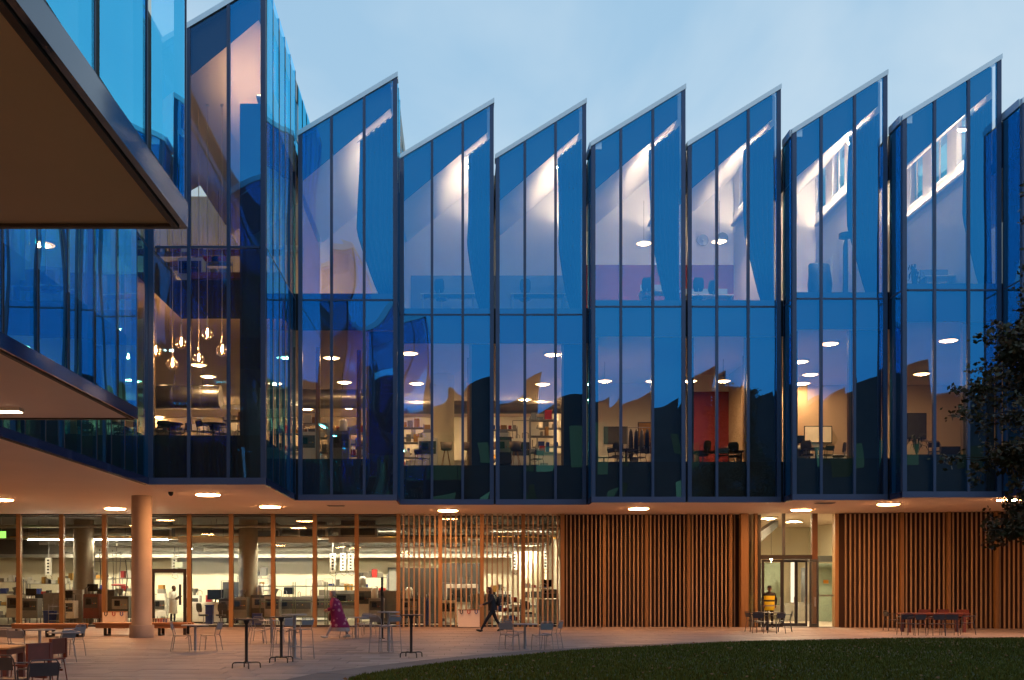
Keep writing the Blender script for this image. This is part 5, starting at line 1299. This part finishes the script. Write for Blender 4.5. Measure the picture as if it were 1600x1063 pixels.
cabinet(L_(366, 51.5), 1.1, .7, 1.95, M_LABDARK, 'tall dark cabinet behind the oak post left of the dark column'); machine(L_(374, 49.4), .7, .6, 1.25, M_GALV, 'steel instrument left of the dark inside column', 6)
machine(L_(407, 50), .9, .7, 1.35, M_LABDARK, 'dark machine right of the dark inside column', 7); rack(L_(404, 53), 1.2, 2.4, 'tall shelf rack right of the dark inside column', 8)
t = thing('storage_bin', L_(402, 48.8), 'blue crate at the foot of the dark inside column', 'bin'); MB().box(-.2, .2, -.15, .15, .02, .5).build('tub', M_BLUE, t); MB().box(-.21, .21, -.16, .16, .5, .54).build('rim', M_BLUE, t)
machine(L_(447, 51), 2.4, 1.0, 1.25, M_LABGREY, 'long grey machine behind the guard rail', 10); machine(L_(497, 51.5), 1.6, 1.0, 1.3, M_LABGREY, 'grey machine behind the guard rail left of the woman', 11)
cabinet(L_(470, 54), 2.6, .6, 1.1, M_LABWHITE, 'white cabinets at the back behind the guard rail')
t = thing('guard_rail', L_(482, 49.3), 'green steel guard rail left of the woman in purple', 'railing')
for z in (1.75, 1.05, .35): MB().tube([(-2.25, 0, z), (2.25, 0, z)], .022, 8).build('rail', mat('green_steel', (.10, .13, .06), .5, var=.1), t)
for x in (-2.2, -.7, -.6, .75, .85, 2.2): MB().tube([(x, 0, 0), (x, 0, 1.95)], .022, 8).build('post', MATS['green_steel'], t)
t = thing('carton_box', (PX(545, 52), 52, 1.55), 'ochre cardboard box on the machine behind the woman in purple', 'box'); MB().box(-.2, .2, -.18, .18, 0, .32).build('case', M_ORANGE, t); MB().box(-.2, .2, -.02, .02, .321, .325).build('tape', M_BENCH, t)
machine(L_(540, 51), 1.3, .9, 1.55, M_LABGREY, 'tall grey machine directly behind the woman in purple', 12); machine(L_(568, 50), .8, .7, 1.7, M_LABWHITE, 'white framed machine behind the pale cafe table', 13)
rack(L_(582, 52.5), 1.4, 2.3, 'shelf rack behind the pale cafe table', 14); cabinet(L_(612, 50.2), 1.4, .7, 1.55, M_LABGREY, 'grey-green cabinet right of the tall black post')
t = thing('whiteboard', (PX(620, 60.2), 60.2, 1.2), 'dark framed board on the back wall right of the black post', 'board'); MB().box(-.5, .5, 0, .06, 0, 1.6).build('frame', M_LABDARK, t); MB().box(-.42, .42, -.01, -.001, .1, 1.5).build('panel', M_LABGREY, t)
cabinet(L_(655, 51), 2.0, .8, 2.6, M_LABDARK, 'tall dark cabinets behind the left open slats'); t = thing('gas_cylinder', L_(666, 48.6), 'blue gas cylinder behind the open slats', 'cylinder')
MB().lathe([(.12, 0), (.12, 1.05), (.09, 1.2), (.04, 1.27)], 18).build('bottle', M_BLUE, t, smooth=True); MB().tube([(0, 0, 1.27), (0, 0, 1.38)], .03, 8).build('valve', M_STEEL, t)
machine(L_(722, 51), 1.5, .9, 1.85, M_LABWHITE, 'large white machine with grey front behind the white box', 15, False); cabinet(L_(720, 54), 2.2, .6, 2.9, M_LABDARK, 'tall dark cabinet behind the large white machine')
cabinet(L_(752, 50.4), 1.0, .6, 1.4, M_LABGREY, 'grey cabinet behind the striding person'); t = thing('carton_box', (PX(773, 51), 51.1, 1.5), 'ochre box on the rack behind the striding person', 'box'); MB().box(-.18, .18, -.15, .15, 0, .3).build('case', M_ORANGE, t); MB().box(-.18, .18, -.02, .02, .301, .305).build('tape', M_BENCH, t)
rack(L_(770, 51), 1.2, 1.5, 'low shelf rack behind the striding person', 16)
rack(L_(800, 49.8), .85, 1.15, 'small dark shelf unit behind the cafe table right of the striding person', 17, post_m=M_LABDARK, n=3); swivel(L_(826, 49.5), 'dark swivel stool behind the cafe table', 1.0)
bench_in(L_(826, 51.5), 2.0, 'white bench behind the right open slats'); cabinet(L_(862, 50), 1.35, .7, 1.15, M_LABGREY, 'grey-green counter at the right end of the lab'); machine((PX(858, 50.2), 50.2, 1.17), .7, .4, .45, M_LABDARK, 'dark instrument on the grey-green counter', 18, False)
for px, Y, z0, lb in ((273, 55, 2.35, 'hanging socket box beyond the black-framed door'), (520, 51, 2.45, 'left hanging socket box above the guard rail'), (536, 52, 2.5, 'right hanging socket box above the guard rail'), (548, 52.5, 2.5, 'thin hanging pole right of the two socket boxes'), (804, 52, 2.55, 'hanging socket box behind the fifth open slat from the right'), (852, 52, 2.6, 'hanging socket box near the right end of the open slats'), (76, 53, 2.3, 'hanging socket box behind the leftmost lab bench')):
    pole_drop((PX(px, Y), Y), z0, lb)
# signs
t = thing('exit_sign', (PX(2, 47.9), 47.9, PZ(841, 47.9)), 'lit green exit sign at the left picture edge', 'sign'); MB().box(-.26, .2, -.03, .03, 0, .3).build('panel', M_EXITG, t); MB().tube([(0, 0, .3), (0, 0, 4.8 - PZ(841, 47.9))], .01, 6).build('hanger', M_STEEL, t)
t = thing('hanging_sign', (PX(279, 48.2), 48.2, PZ(887, 48.2)), 'small white sign above the black-framed door', 'sign'); MB().box(-.17, .17, -.02, .02, 0, .24).build('panel', emit_mat('lit_white_sign', (1, .9, .5), 1.1), t); MB().tube([(0, 0, .24), (0, 0, 4.8 - PZ(887, 48.2))], .008, 6).build('hanger', M_STEEL, t)
# ducts, trays and pipes in the dark lab ceiling
for i, (xa, xb, Y, z, r, m, lb) in enumerate(((-21, -12, 52.5, 4.35, .22, M_GALV, 'round duct in the lab ceiling left of the outdoor column'), (-12.5, -4, 53.3, 4.3, .26, M_GALV, 'round duct in the lab ceiling right of the door'), (-6, 5, 51.6, 4.4, .2, M_GALV, 'round duct in the lab ceiling behind the open slats'),
                                          (-21, 5, 54.6, 3.95, .12, M_LABGREY, 'long grey pipe along the lab ceiling'), (-21, 5, 49.6, 4.5, .07, M_GALV, 'thin front pipe along the lab ceiling'), (-21, 5, 51.0, 4.05, .05, M_ORANGE, 'thin ochre pipe along the lab ceiling'), (-21, 5, 57.2, 4.2, .3, M_GALV, 'wide rear duct along the lab ceiling'))):
    t = thing('ceiling_duct', (xa, Y, z), lb, 'duct', 'ducts in the lab ceiling'); MB().tube([(0, 0, 0), (xb - xa, 0, 0)], r, 14).build('pipe', m, t, smooth=True)
    x = .8
    while x < xb - xa:
        MB().tube([(x, 0, r), (x, 0, ZS - .07 - z)], .01, 5).build('hanger', M_BLACK, t); MB().tube([(x - .03, 0, 0), (x + .03, 0, 0)], r + .012, 14).build('band', M_STEEL, t); x += 2.3
for i, (px, Y, lb) in enumerate(((60, 50.8, 'cable tray in the lab ceiling at far left'), (330, 50.8, 'cable tray in the lab ceiling right of the door'), (470, 51.0, 'cable tray in the lab ceiling above the guard rail'), (700, 50.6, 'cable tray in the lab ceiling behind the open slats'))):
    t = thing('cable_tray', (PX(px, Y), Y, 3.95), lb, 'tray', 'cable trays'); MB().box(-2.2, 2.2, -.25, -.22, 0, .08).build('side_rail', M_GALV, t); MB().box(-2.2, 2.2, .22, .25, 0, .08).build('side_rail', M_GALV, t)
    for k in range(15): MB().box(-2.1 + .3 * k, -2.06 + .3 * k, -.22, .22, .01, .03).build('rung', M_GALV, t)
    for x in (-1.8, 0, 1.8): MB().tube([(x, 0, .03), (x, 0, ZS - .08 - 3.95)], .01, 5).build('hanger', M_BLACK, t)
for i, (px, Y, w_, lb) in enumerate(((490, 52, 1.4, 'boxy air unit in the lab ceiling above the guard rail'), (560, 51, 1.8, 'boxy air unit in the lab ceiling behind the woman'), (250, 52, 1.3, 'boxy air unit in the lab ceiling over the door'), (420, 53, 1.2, 'boxy air unit in the lab ceiling right of the dark column'))):
    t = thing('air_unit', (PX(px, Y), Y, 4.05), lb, 'air unit', 'ceiling air units'); MB().box(-w_ / 2, w_ / 2, -.35, .35, 0, .5).build('case', M_GALV, t); MB().box(-w_ / 2 + .1, w_ / 2 - .1, -.365, -.351, .1, .4).build('grille', M_LABDARK, t)
    MB().box(-w_ / 2 + .1, w_ / 2 - .1, -.25, .25, .5, ZS - .07 - 4.05).build('hanger_frame', M_LABDARK, t)
# ---- first floor
for xa, xb, Y, z, r, lb in ((PX(200, 47), PX(345, 47), 47, 9.95, .5, 'wide silver duct behind the glass pendants'), (PX(470, 47.5), PX(600, 47.5), 47.5, 9.95, .42, 'wide silver duct behind the second bay'), (PX(615, 50), PX(900, 50), 50, 10.0, .3, 'silver duct behind the third and fourth bays')):
    t = thing('ceiling_duct', (xa, Y, z), lb, 'duct', 'ducts on the first floor'); MB().tube([(0, 0, 0), (xb - xa, 0, 0)], r, 18).build('pipe', M_GALV, t, smooth=True)
    for k in range(3): x = (xb - xa) * (.2 + .3 * k); MB().tube([(x - .03, 0, 0), (x + .03, 0, 0)], r + .015, 18).build('band', M_STEEL, t); MB().tube([(x, 0, r), (x, 0, Z1C - z)], .012, 5).build('hanger', M_BLACK, t)
z1 = 6.425
def U_(px, Y): return at(px, Y, z1)
for px, lb in ((697, 'first tan shell stool behind the third bay'), (733, 'second tan shell stool behind the third bay'), (765, 'third tan shell stool behind the third bay')): shell_chair(U_(px, 43.0), lb, -1.57 + rnd.uniform(-.3, .3))
shell_chair(U_(806, 43.2), 'tan shell stool alone behind the fourth bay', 1.3)
def counter(px, Y, w_, label, h=1.05, m=None):
    t = thing('lab_counter', U_(px, Y), label, 'counter', 'first-floor counters'); MB().box(-w_ / 2, w_ / 2, 0, .7, h - .05, h).build('worktop', M_LABWHITE, t); MB().box(-w_ / 2 + .05, w_ / 2 - .05, .08, .62, .08, h - .055).build('carcass', m or M_CREAM, t)
    for k in range(max(2, int(w_ / .6))): MB().box(-w_ / 2 + .08 + k * .6, -w_ / 2 + .62 + k * .6, .06, .079, .12, h - .1).build('door', M_LABWHITE, t)
counter(830, 46.5, 3.0, 'lit white counter behind the fourth bay'); counter(500, 46, 3.4, 'white counter behind the second bay'); counter(700, 49, 3.4, 'pale counter behind the third bay'); counter(300, 44.5, 3.6, 'long counter behind the glass pendants')
counter(1290, 47, 2.4, 'low pale counter behind the seventh bay'); counter(960, 47.5, 2.2, 'dark counter behind the fifth bay', m=M_LABDARK)
for px, Y, w_, h, lb, sd in ((660, 52, 2.0, 2.6, 'tall shelf rack behind the third bay', 31), (800, 54, 2.4, 2.4, 'tall shelf rack behind the fourth bay', 32), (860, 51, 1.2, 2.9, 'pale shelf rack at the right of the fourth bay', 33), (540, 50, 2.2, 2.5, 'tall shelf rack behind the second bay', 34), (460, 50, 1.8, 2.5, 'shelf rack behind the corner return', 35), (270, 49, 2.2, 2.5, 'left shelf rack behind the glass pendants', 36), (345, 50, 2.0, 2.6, 'right shelf rack behind the glass pendants', 37)):
    rack(U_(px, Y), w_, h, lb, sd)
for px, Y, lb in ((733, 44.5, 'slim timber post behind the third bay'), (497, 42.5, 'slim timber post behind the second bay'), (561, 43, 'second slim timber post behind the second bay'), (238, 36.5, 'slim timber post at the left of the tall hall'), (402, 36, 'slim timber post at the right of the tall hall'), (920, 43, 'slim timber post between the fourth and fifth bays'), (1164, 44, 'slim timber post right of the red wall')):
    t = thing('timber_post', U_(px, Y), lb, 'post', 'slim indoor timber posts'); MB().box(-.08, .08, -.08, .08, 0, Z1C - z1 - .003).build('shaft', M_WOOD, t); MB().box(-.12, .12, -.12, .12, 0, .03).build('foot_plate', M_DKMETAL, t)
t = thing('round_column', U_(692, 48), 'pale round column behind the third bay', 'column'); MB().lathe([(.5, 0), (.5, Z1C - z1 - .004)], 28).build('shaft', M_CREAM, t, smooth=True); MB().lathe([(.54, 0), (.54, .1), (.51, .12)], 28).build('base', M_LABGREY, t, smooth=True)
for k, (px, Y, lb) in enumerate(((253, 35.6, 'dark cafe chair at the left foot of the tall hall'), (276, 36.2, 'second dark cafe chair in the tall hall'), (322, 35.8, 'dark cafe chair in the middle pane of the tall hall'), (343, 36.3, 'dark cafe chair beside the middle mullion of the tall hall'), (385, 35.8, 'dark cafe chair at the right of the tall hall'))):
    c = copy_tree(C_DK, None, U_(px, Y), rnd.uniform(0, 6.2)); tag(c, lb, 'chair', 'dark chairs in the tall hall')
for px, Y, lb in ((265, 36.0, 'dark round table in the left pane of the tall hall'), (333, 36.1, 'dark round table in the middle pane of the tall hall')):
    c = copy_tree(T_DK, None, U_(px, Y), 0); tag(c, lb, 'table', 'dark tables in the tall hall'); c.scale = (.7, .7, 1)
for px, Y, rz, lb in ((1098, 43, 2.2, 'dark swivel chair in front of the red wall, left one'), (1147, 43.5, 1.2, 'dark swivel chair in front of the red wall, right one'), (1262, 43, 1.0, 'patterned swivel chair behind the seventh bay'), (1310, 43.5, 2.5, 'pale swivel chair behind the seventh bay'), (965, 43.5, 1.5, 'dark swivel chair behind the fifth bay')):
    swivel(U_(px, Y), lb, rz)
t = thing('meeting_table', U_(1122, 43.6), 'dark meeting table in front of the red wall', 'table'); MB().box(-1.0, 1.0, -.4, .4, .7, .74).build('table_top', M_LABDARK, t)
for sx in (-.85, .85): MB().box(sx - .03, sx + .03, -.35, .35, 0, .7).build('leg', M_DKMETAL, t)
t = thing('wall_screen', (PX(1500, 50.4), 50.4, 7.1), 'dark wall screen behind the eighth bay', 'screen'); MB().box(-.9, .9, 0, .06, 0, 1.15).build('frame', M_BLACK, t); MB().box(-.86, .86, -.008, -.001, .04, 1.11).build('panel', M_SCREEN, t)
def plant(loc, label, seed, h=.7, pot=True, spread=.5, n=26):
    q = random.Random(seed); t = thing('potted_plant', loc, label, 'plant', 'indoor plants')
    MB().lathe([(.13, 0), (.17, .3), (.18, .32), (.15, .32)], 18).build('pot', M_LABGREY, t, smooth=True)
    m = MB()
    for k in range(n):
        a = q.uniform(0, 6.28); s = q.uniform(.3, 1) * spread; z = .3 + h * q.uniform(.5, 1); c, d = math.cos(a), math.sin(a)
        p = [Vector((0, 0, .3)), Vector((c * s * .4, d * s * .4, z)), Vector((c * s * .8, d * s * .8, z - .05)), Vector((c * s, d * s, z - .25))]
        wv = Vector((-d, c, 0)) * .03
        for i in range(3):
            ww = (.3, 1, .8, .05); m.face([p[i] - wv * ww[i], p[i] + wv * ww[i], p[i + 1] + wv * ww[i + 1], p[i + 1] - wv * ww[i + 1]])
    m.build('foliage', LEAF_B, t); return t
plant(U_(1432, 41.5), 'potted plant with drooping leaves behind the eighth bay', 5, .9, spread=.6); plant(U_(1045, 43), 'leafy plant behind the fifth bay', 6, .8, spread=.6); plant(U_(985, 43.5), 'second leafy plant behind the fifth bay', 8, .6)
plant(at(1428, 41.5, 12.46), 'tall plant silhouette on the upper floor of the eighth bay', 7, 1.3, spread=.5)
# ---- upper rooms
zu = 12.455
for px, Y, rz, lb in ((1012, 43, 1.3, 'office chair on the upper floor of the fifth bay'), (1090, 43, 1.5, 'left office chair on the upper floor of the sixth bay'), (1110, 43.4, 1.8, 'right office chair on the upper floor of the sixth bay'), (690, 43.2, 1.2, 'office chair on the upper floor of the third bay'), (820, 43.2, 1.6, 'office chair on the upper floor of the fourth bay')):
    c = swivel(at(px, Y, zu), lb, rz, M_DKMETAL); c.scale = (1, 1, 1.35)
for px, Y, w_, lb in ((1030, 43.6, 1.6, 'desk on the upper floor of the fifth bay'), (1105, 44.2, 2.0, 'desk on the upper floor of the sixth bay'), (700, 44, 2.2, 'desk on the upper floor of the third bay'), (840, 44, 2.2, 'desk on the upper floor of the fourth bay'), (1480, 41.5, 2.0, 'desk on the upper floor of the eighth bay')):
    t = thing('desk', at(px, Y, zu), lb, 'desk', 'upper-floor desks'); MB().box(-w_ / 2, w_ / 2, -.35, .35, 1.05, 1.09).build('desk_top', M_LABWHITE, t)
    for s in (-1, 1): MB().box(s * (w_ / 2 - .08) - .03, s * (w_ / 2 - .08) + .03, -.3, .3, 0, 1.05).build('leg', M_STEEL, t)
    MB().box(-w_ / 2 + .1, w_ / 2 - .1, .32, .345, 1.1, 1.5).build('desk_screen', MATS['blue_grey_panel'], t)
t = thing('armchair', at(1281, 40.3, zu), 'dark high-backed armchair on the upper floor of the seventh bay', 'armchair'); MB().loft([((0, 0, .1), .42, .3), ((0, 0, .5), .45, .33), ((0, 0, .8), .43, .2), ((0, .1, 1.25), .4, .12), ((0, .12, 1.32), .34, .06)], 20).build('body', M_DKMETAL, t, smooth=True); MB().lathe([(.25, 0), (.25, .03), (.04, .1)], 18).build('foot', M_STEEL, t)
t = thing('floor_lamp', at(1321, 40.2, zu), 'dark floor lamp with wide head on the upper floor of the seventh bay', 'lamp'); MB().tube([(0, 0, .02), (.0, 0, 1.9), (.03, 0, 2.2)], [.1, .09, .05], 10).build('stem', M_DKMETAL, t, smooth=True); MB().lathe([(.1, 2.15), (.24, 2.2), (.24, 2.36), (.06, 2.42)], 20).build('head', M_DKMETAL, t, smooth=True); MB().lathe([(.2, 0), (.2, .02)], 18).build('base', M_DKMETAL, t)
for px, py, lb in ((1098, 376, 'round grey disc on the upper wall of the sixth bay, left one'), (1129, 373, 'round grey disc on the upper wall of the sixth bay, right one')):
    t = thing('wall_disc', (PX(px, YR - .06), YR - .06, PZ(py, YR)), lb, 'disc', 'round wall discs'); m = MB(); m.lathe([(.24, -.015), (.25, 0), (.24, .015)], 24); o = m.build('plate', M_LABGREY, t, smooth=True); o.rotation_euler = (R(90), 0, 0)
    o = MB().lathe([(.04, .016), (.03, .03)], 12).build('boss', M_STEEL, t); o.rotation_euler = (R(90), 0, 0)

# more first-floor fittings close to the glass
for px, Y, w_, h, lb, sd in ((492, 43.5, 1.0, 2.0, 'narrow shelf rack close to the second bay glass', 51), (548, 44, 1.2, 1.7, 'low shelf rack close to the second bay glass', 52), (640, 46, 1.2, 2.2, 'shelf rack at the left of the third bay', 53), (848, 44.5, 1.0, 2.3, 'shelf rack at the right of the fourth bay', 54), (785, 48, 1.3, 2.4, 'shelf rack at the left of the fourth bay', 55), (372, 44, 1.2, 2.2, 'shelf rack at the right of the tall hall', 56)):
    rack(U_(px, Y), w_, h, lb, sd)
for px, Y, w_, h, m, lb, sd in ((480, 42.6, .7, 1.4, M_LABWHITE, 'white instrument behind the left pane of the second bay', 61), (530, 43, .8, 1.5, M_LABGREY, 'grey instrument behind the middle pane of the second bay', 62), (668, 45, .8, 1.5, M_LABWHITE, 'white instrument behind the left pane of the third bay', 63), (815, 46, .9, 1.6, M_LABWHITE, 'white instrument behind the middle pane of the fourth bay', 64), (788, 44, .6, 1.4, M_LABDARK, 'dark instrument behind the left pane of the fourth bay', 65), (258, 45, .9, 1.8, M_LABGREY, 'grey instrument behind the left pane of the tall hall', 66), (1255, 46, .7, 1.3, M_LABWHITE, 'white instrument behind the left pane of the seventh bay', 67)):
    machine(U_(px, Y), w_, .6, h, m, lb, sd)
for px, py, lb in ((1250, 617, 'fourth ceiling lamp in the row behind the seventh bay'), (1254, 632, 'deepest ceiling lamp in the row behind the seventh bay'), (690, 621, 'ceiling lamp before the deepest one behind the third bay'), (820, 625, 'deepest ceiling lamp behind the fourth bay'), (505, 625, 'deepest ceiling lamp behind the second bay'), (1440, 585, 'deeper ceiling lamp behind the eighth bay')):
    disc_lamp(px, py, Z1C, .36, lb, Y=min(49.8, F * (Z1C - .06 - EYE) / (HY - py)) if px > 1230 else None)

# more lab equipment
for px, Y, w_, h, lb, sd in ((12, 55, 1.6, 2.1, 'shelf rack behind the lit green sign at far left', 71), (118, 57, 1.4, 2.2, 'rear shelf rack left of the shadowed column', 72), (205, 55, 1.2, 2.3, 'rear shelf rack left of the outdoor column', 73), (395, 57, 1.6, 2.3, 'rear shelf rack behind the dark inside column', 74), (515, 57, 1.8, 1.9, 'rear shelf rack behind the woman in purple', 75), (640, 54, 1.2, 2.3, 'shelf rack behind the leftmost open slats', 76), (840, 56, 1.4, 1.8, 'rear shelf rack behind the right open slats', 77)):
    rack(L_(px, Y), w_, h, lb, sd)
for px, Y, w_, h, m, lb, sd in ((45, 49.2, .8, 1.2, M_LABGREY, 'grey machine between the two leftmost oak posts', 81), (105, 49.0, .6, 1.1, M_LABWHITE, 'small white machine left of the shadowed column', 82), (142, 49.2, .7, 1.4, M_REDWOOD, 'brown machine right of the shadowed column', 83), (300, 53, .7, 1.3, M_LABWHITE, 'white machine just right of the black-framed door', 84), (352, 49.3, .6, 1.2, M_LABDARK, 'dark machine left of the oak post by the dark column', 85), (425, 49.4, .7, 1.3, M_GALV, 'steel machine right of the dark inside column', 86), (588, 49.2, .7, 1.2, M_GALV, 'steel machine left of the tall black post', 87), (640, 49.3, .8, 1.2, M_LABDARK, 'dark machine behind the leftmost open slats', 88), (700, 49.2, .7, 1.1, M_LABWHITE, 'low white machine left of the white box with loops', 89), (785, 53, .9, 1.5, M_LABWHITE, 'white machine deep behind the striding person', 90)):
    machine(L_(px, Y), w_, .6, h, m, lb, sd)

# gallery and hall fittings
zg = 12.455
for px, Y, w_, h, lb, sd in ((262, 40.5, 1.6, 1.9, 'shelf rack on the gallery behind the pendant cords, left one', 101), (330, 41, 1.4, 1.7, 'shelf rack on the gallery behind the pendant cords, right one', 102)):
    rack(at(px, Y, zg), w_, h, lb, sd)
machine(at(297, 39.6, zg), .9, .6, 1.3, M_LABWHITE, 'white instrument on the gallery behind the pendant cords', 103)
for px, py, lb in ((292, 655, 'deep ceiling lamp low in the middle of the tall hall'), (248, 652, 'deep ceiling lamp low at the left of the tall hall'), (342, 634, 'deep ceiling lamp at the right of the tall hall'), (300, 618, 'ceiling lamp halfway back behind the glass pendants'), (480, 640, 'deep ceiling lamp behind the left pane of the second bay'), (545, 638, 'deep ceiling lamp behind the middle pane of the second bay'), (660, 641, 'deep left ceiling lamp behind the third bay')):
    disc_lamp(px, py, Z1C, .34, lb)
for px, Y, rz, lb in ((962, 42.8, .6, 'dark chair close to the left pane of the fifth bay'), (998, 43.0, 2.4, 'dark chair close to the middle pane of the fifth bay'), (1290, 42.2, 1.9, 'dark chair in the middle of the seventh bay'), (1460, 41.2, 1.1, 'dark chair beside the plant of the eighth bay'), (1130, 42.4, 4.4, 'dark chair before the meeting table at the red wall'), (838, 43.6, 2.0, 'dark chair before the lit counter of the fourth bay'), (660, 43.4, .9, 'dark chair left of the tan stools')):
    c = copy_tree(C_DK, None, U_(px, Y), rz); tag(c, lb, 'chair', 'dark chairs on the first floor')
for px, Y, lb in ((978, 43.0, 'dark round table in the fifth bay'), (1275, 42.6, 'dark round table in the seventh bay')):
    c = copy_tree(T_DK, None, U_(px, Y), 0); tag(c, lb, 'table', 'dark tables on the first floor'); c.scale = (.75, .75, 1)
for px, Y, z, w_, h, m, lb in ((962, 49.95, 8.3, 1.1, .8, M_LABDARK, 'dark picture on the wall behind the fifth bay'), (1010, 49.95, 8.2, .8, 1.1, M_ORANGE, 'ochre poster on the wall behind the fifth bay'), (1278, 50.45, 8.4, 1.3, .8, M_LABWHITE, 'white board on the wall behind the seventh bay'), (1432, 50.45, 8.6, .9, 1.2, M_LABDARK, 'dark poster on the wall behind the eighth bay')):
    t = thing('wall_picture', (PX(px, Y), Y, z), lb, 'picture', 'pictures on first-floor walls'); MB().box(-w_ / 2, w_ / 2, -.04, 0, 0, h).build('frame', M_BLACK, t); MB().box(-w_ / 2 + .04, w_ / 2 - .04, -.048, -.0405, .04, h - .04).build('print', m, t)
t = thing('coat_rack', U_(1003, 44.2), 'coat rack with hanging dark coats behind the fifth bay', 'coat rack'); MB().tube([(-.6, 0, 0), (-.6, 0, 1.8), (.6, 0, 1.8), (.6, 0, 0)], .02, 6).build('frame', M_STEEL, t)
for k in range(5): MB().loft([((-.45 + .22 * k, 0, .75), .10, .2), ((-.45 + .22 * k, 0, 1.3), .09, .22), ((-.45 + .22 * k, 0, 1.62), .06, .2), ((-.45 + .22 * k, 0, 1.74), .02, .05)], 12).build('coat', (NAVY, M_INPANEL, M_LABGREY, NAVY, MATS['dark_red_wall'])[k], t, smooth=True)
for px, py, Y, lb in ((341, 438, 40.2, 'pendant lamp over the gallery, upper one'), (250, 446, 41.5, 'pendant lamp over the gallery at the left of the tall hall')):
    z = PZ(py, Y); disc_lamp(px, py, 16.4, .26, lb, cord=16.4 - z - .06, Y=Y, group='lamps of the tall hall')

for k, (xa, xb, y, z, lb) in enumerate(((-12.5, -6.4, 44.5, 15.6, 'added strip lamp hung over the gallery behind the tall hall'),)):  # added light source to brighten the gallery
    t = thing('strip_lamp', ((xa + xb) / 2, y, z), lb, 'lamp', 'added strip lamps of the first floor'); h = (xb - xa) / 2
    MB().box(-h, h, -.07, .07, 0, .1).build('housing', M_LABWHITE, t); MB().box(-h + .02, h - .02, -.05, .05, -.03, -.001).build('tube', emit_mat('added_gallery_tube', (1, .66, .36), 120), t); MB().box(-h, h, -.085, -.073, -.16, .09).build('skirt', M_LABWHITE, t)
    for xx in (-h * .8, h * .8): MB().tube([(xx, 0, .1), (xx, 0, 1.6)], .007, 5).build('hanger', M_BLACK, t)
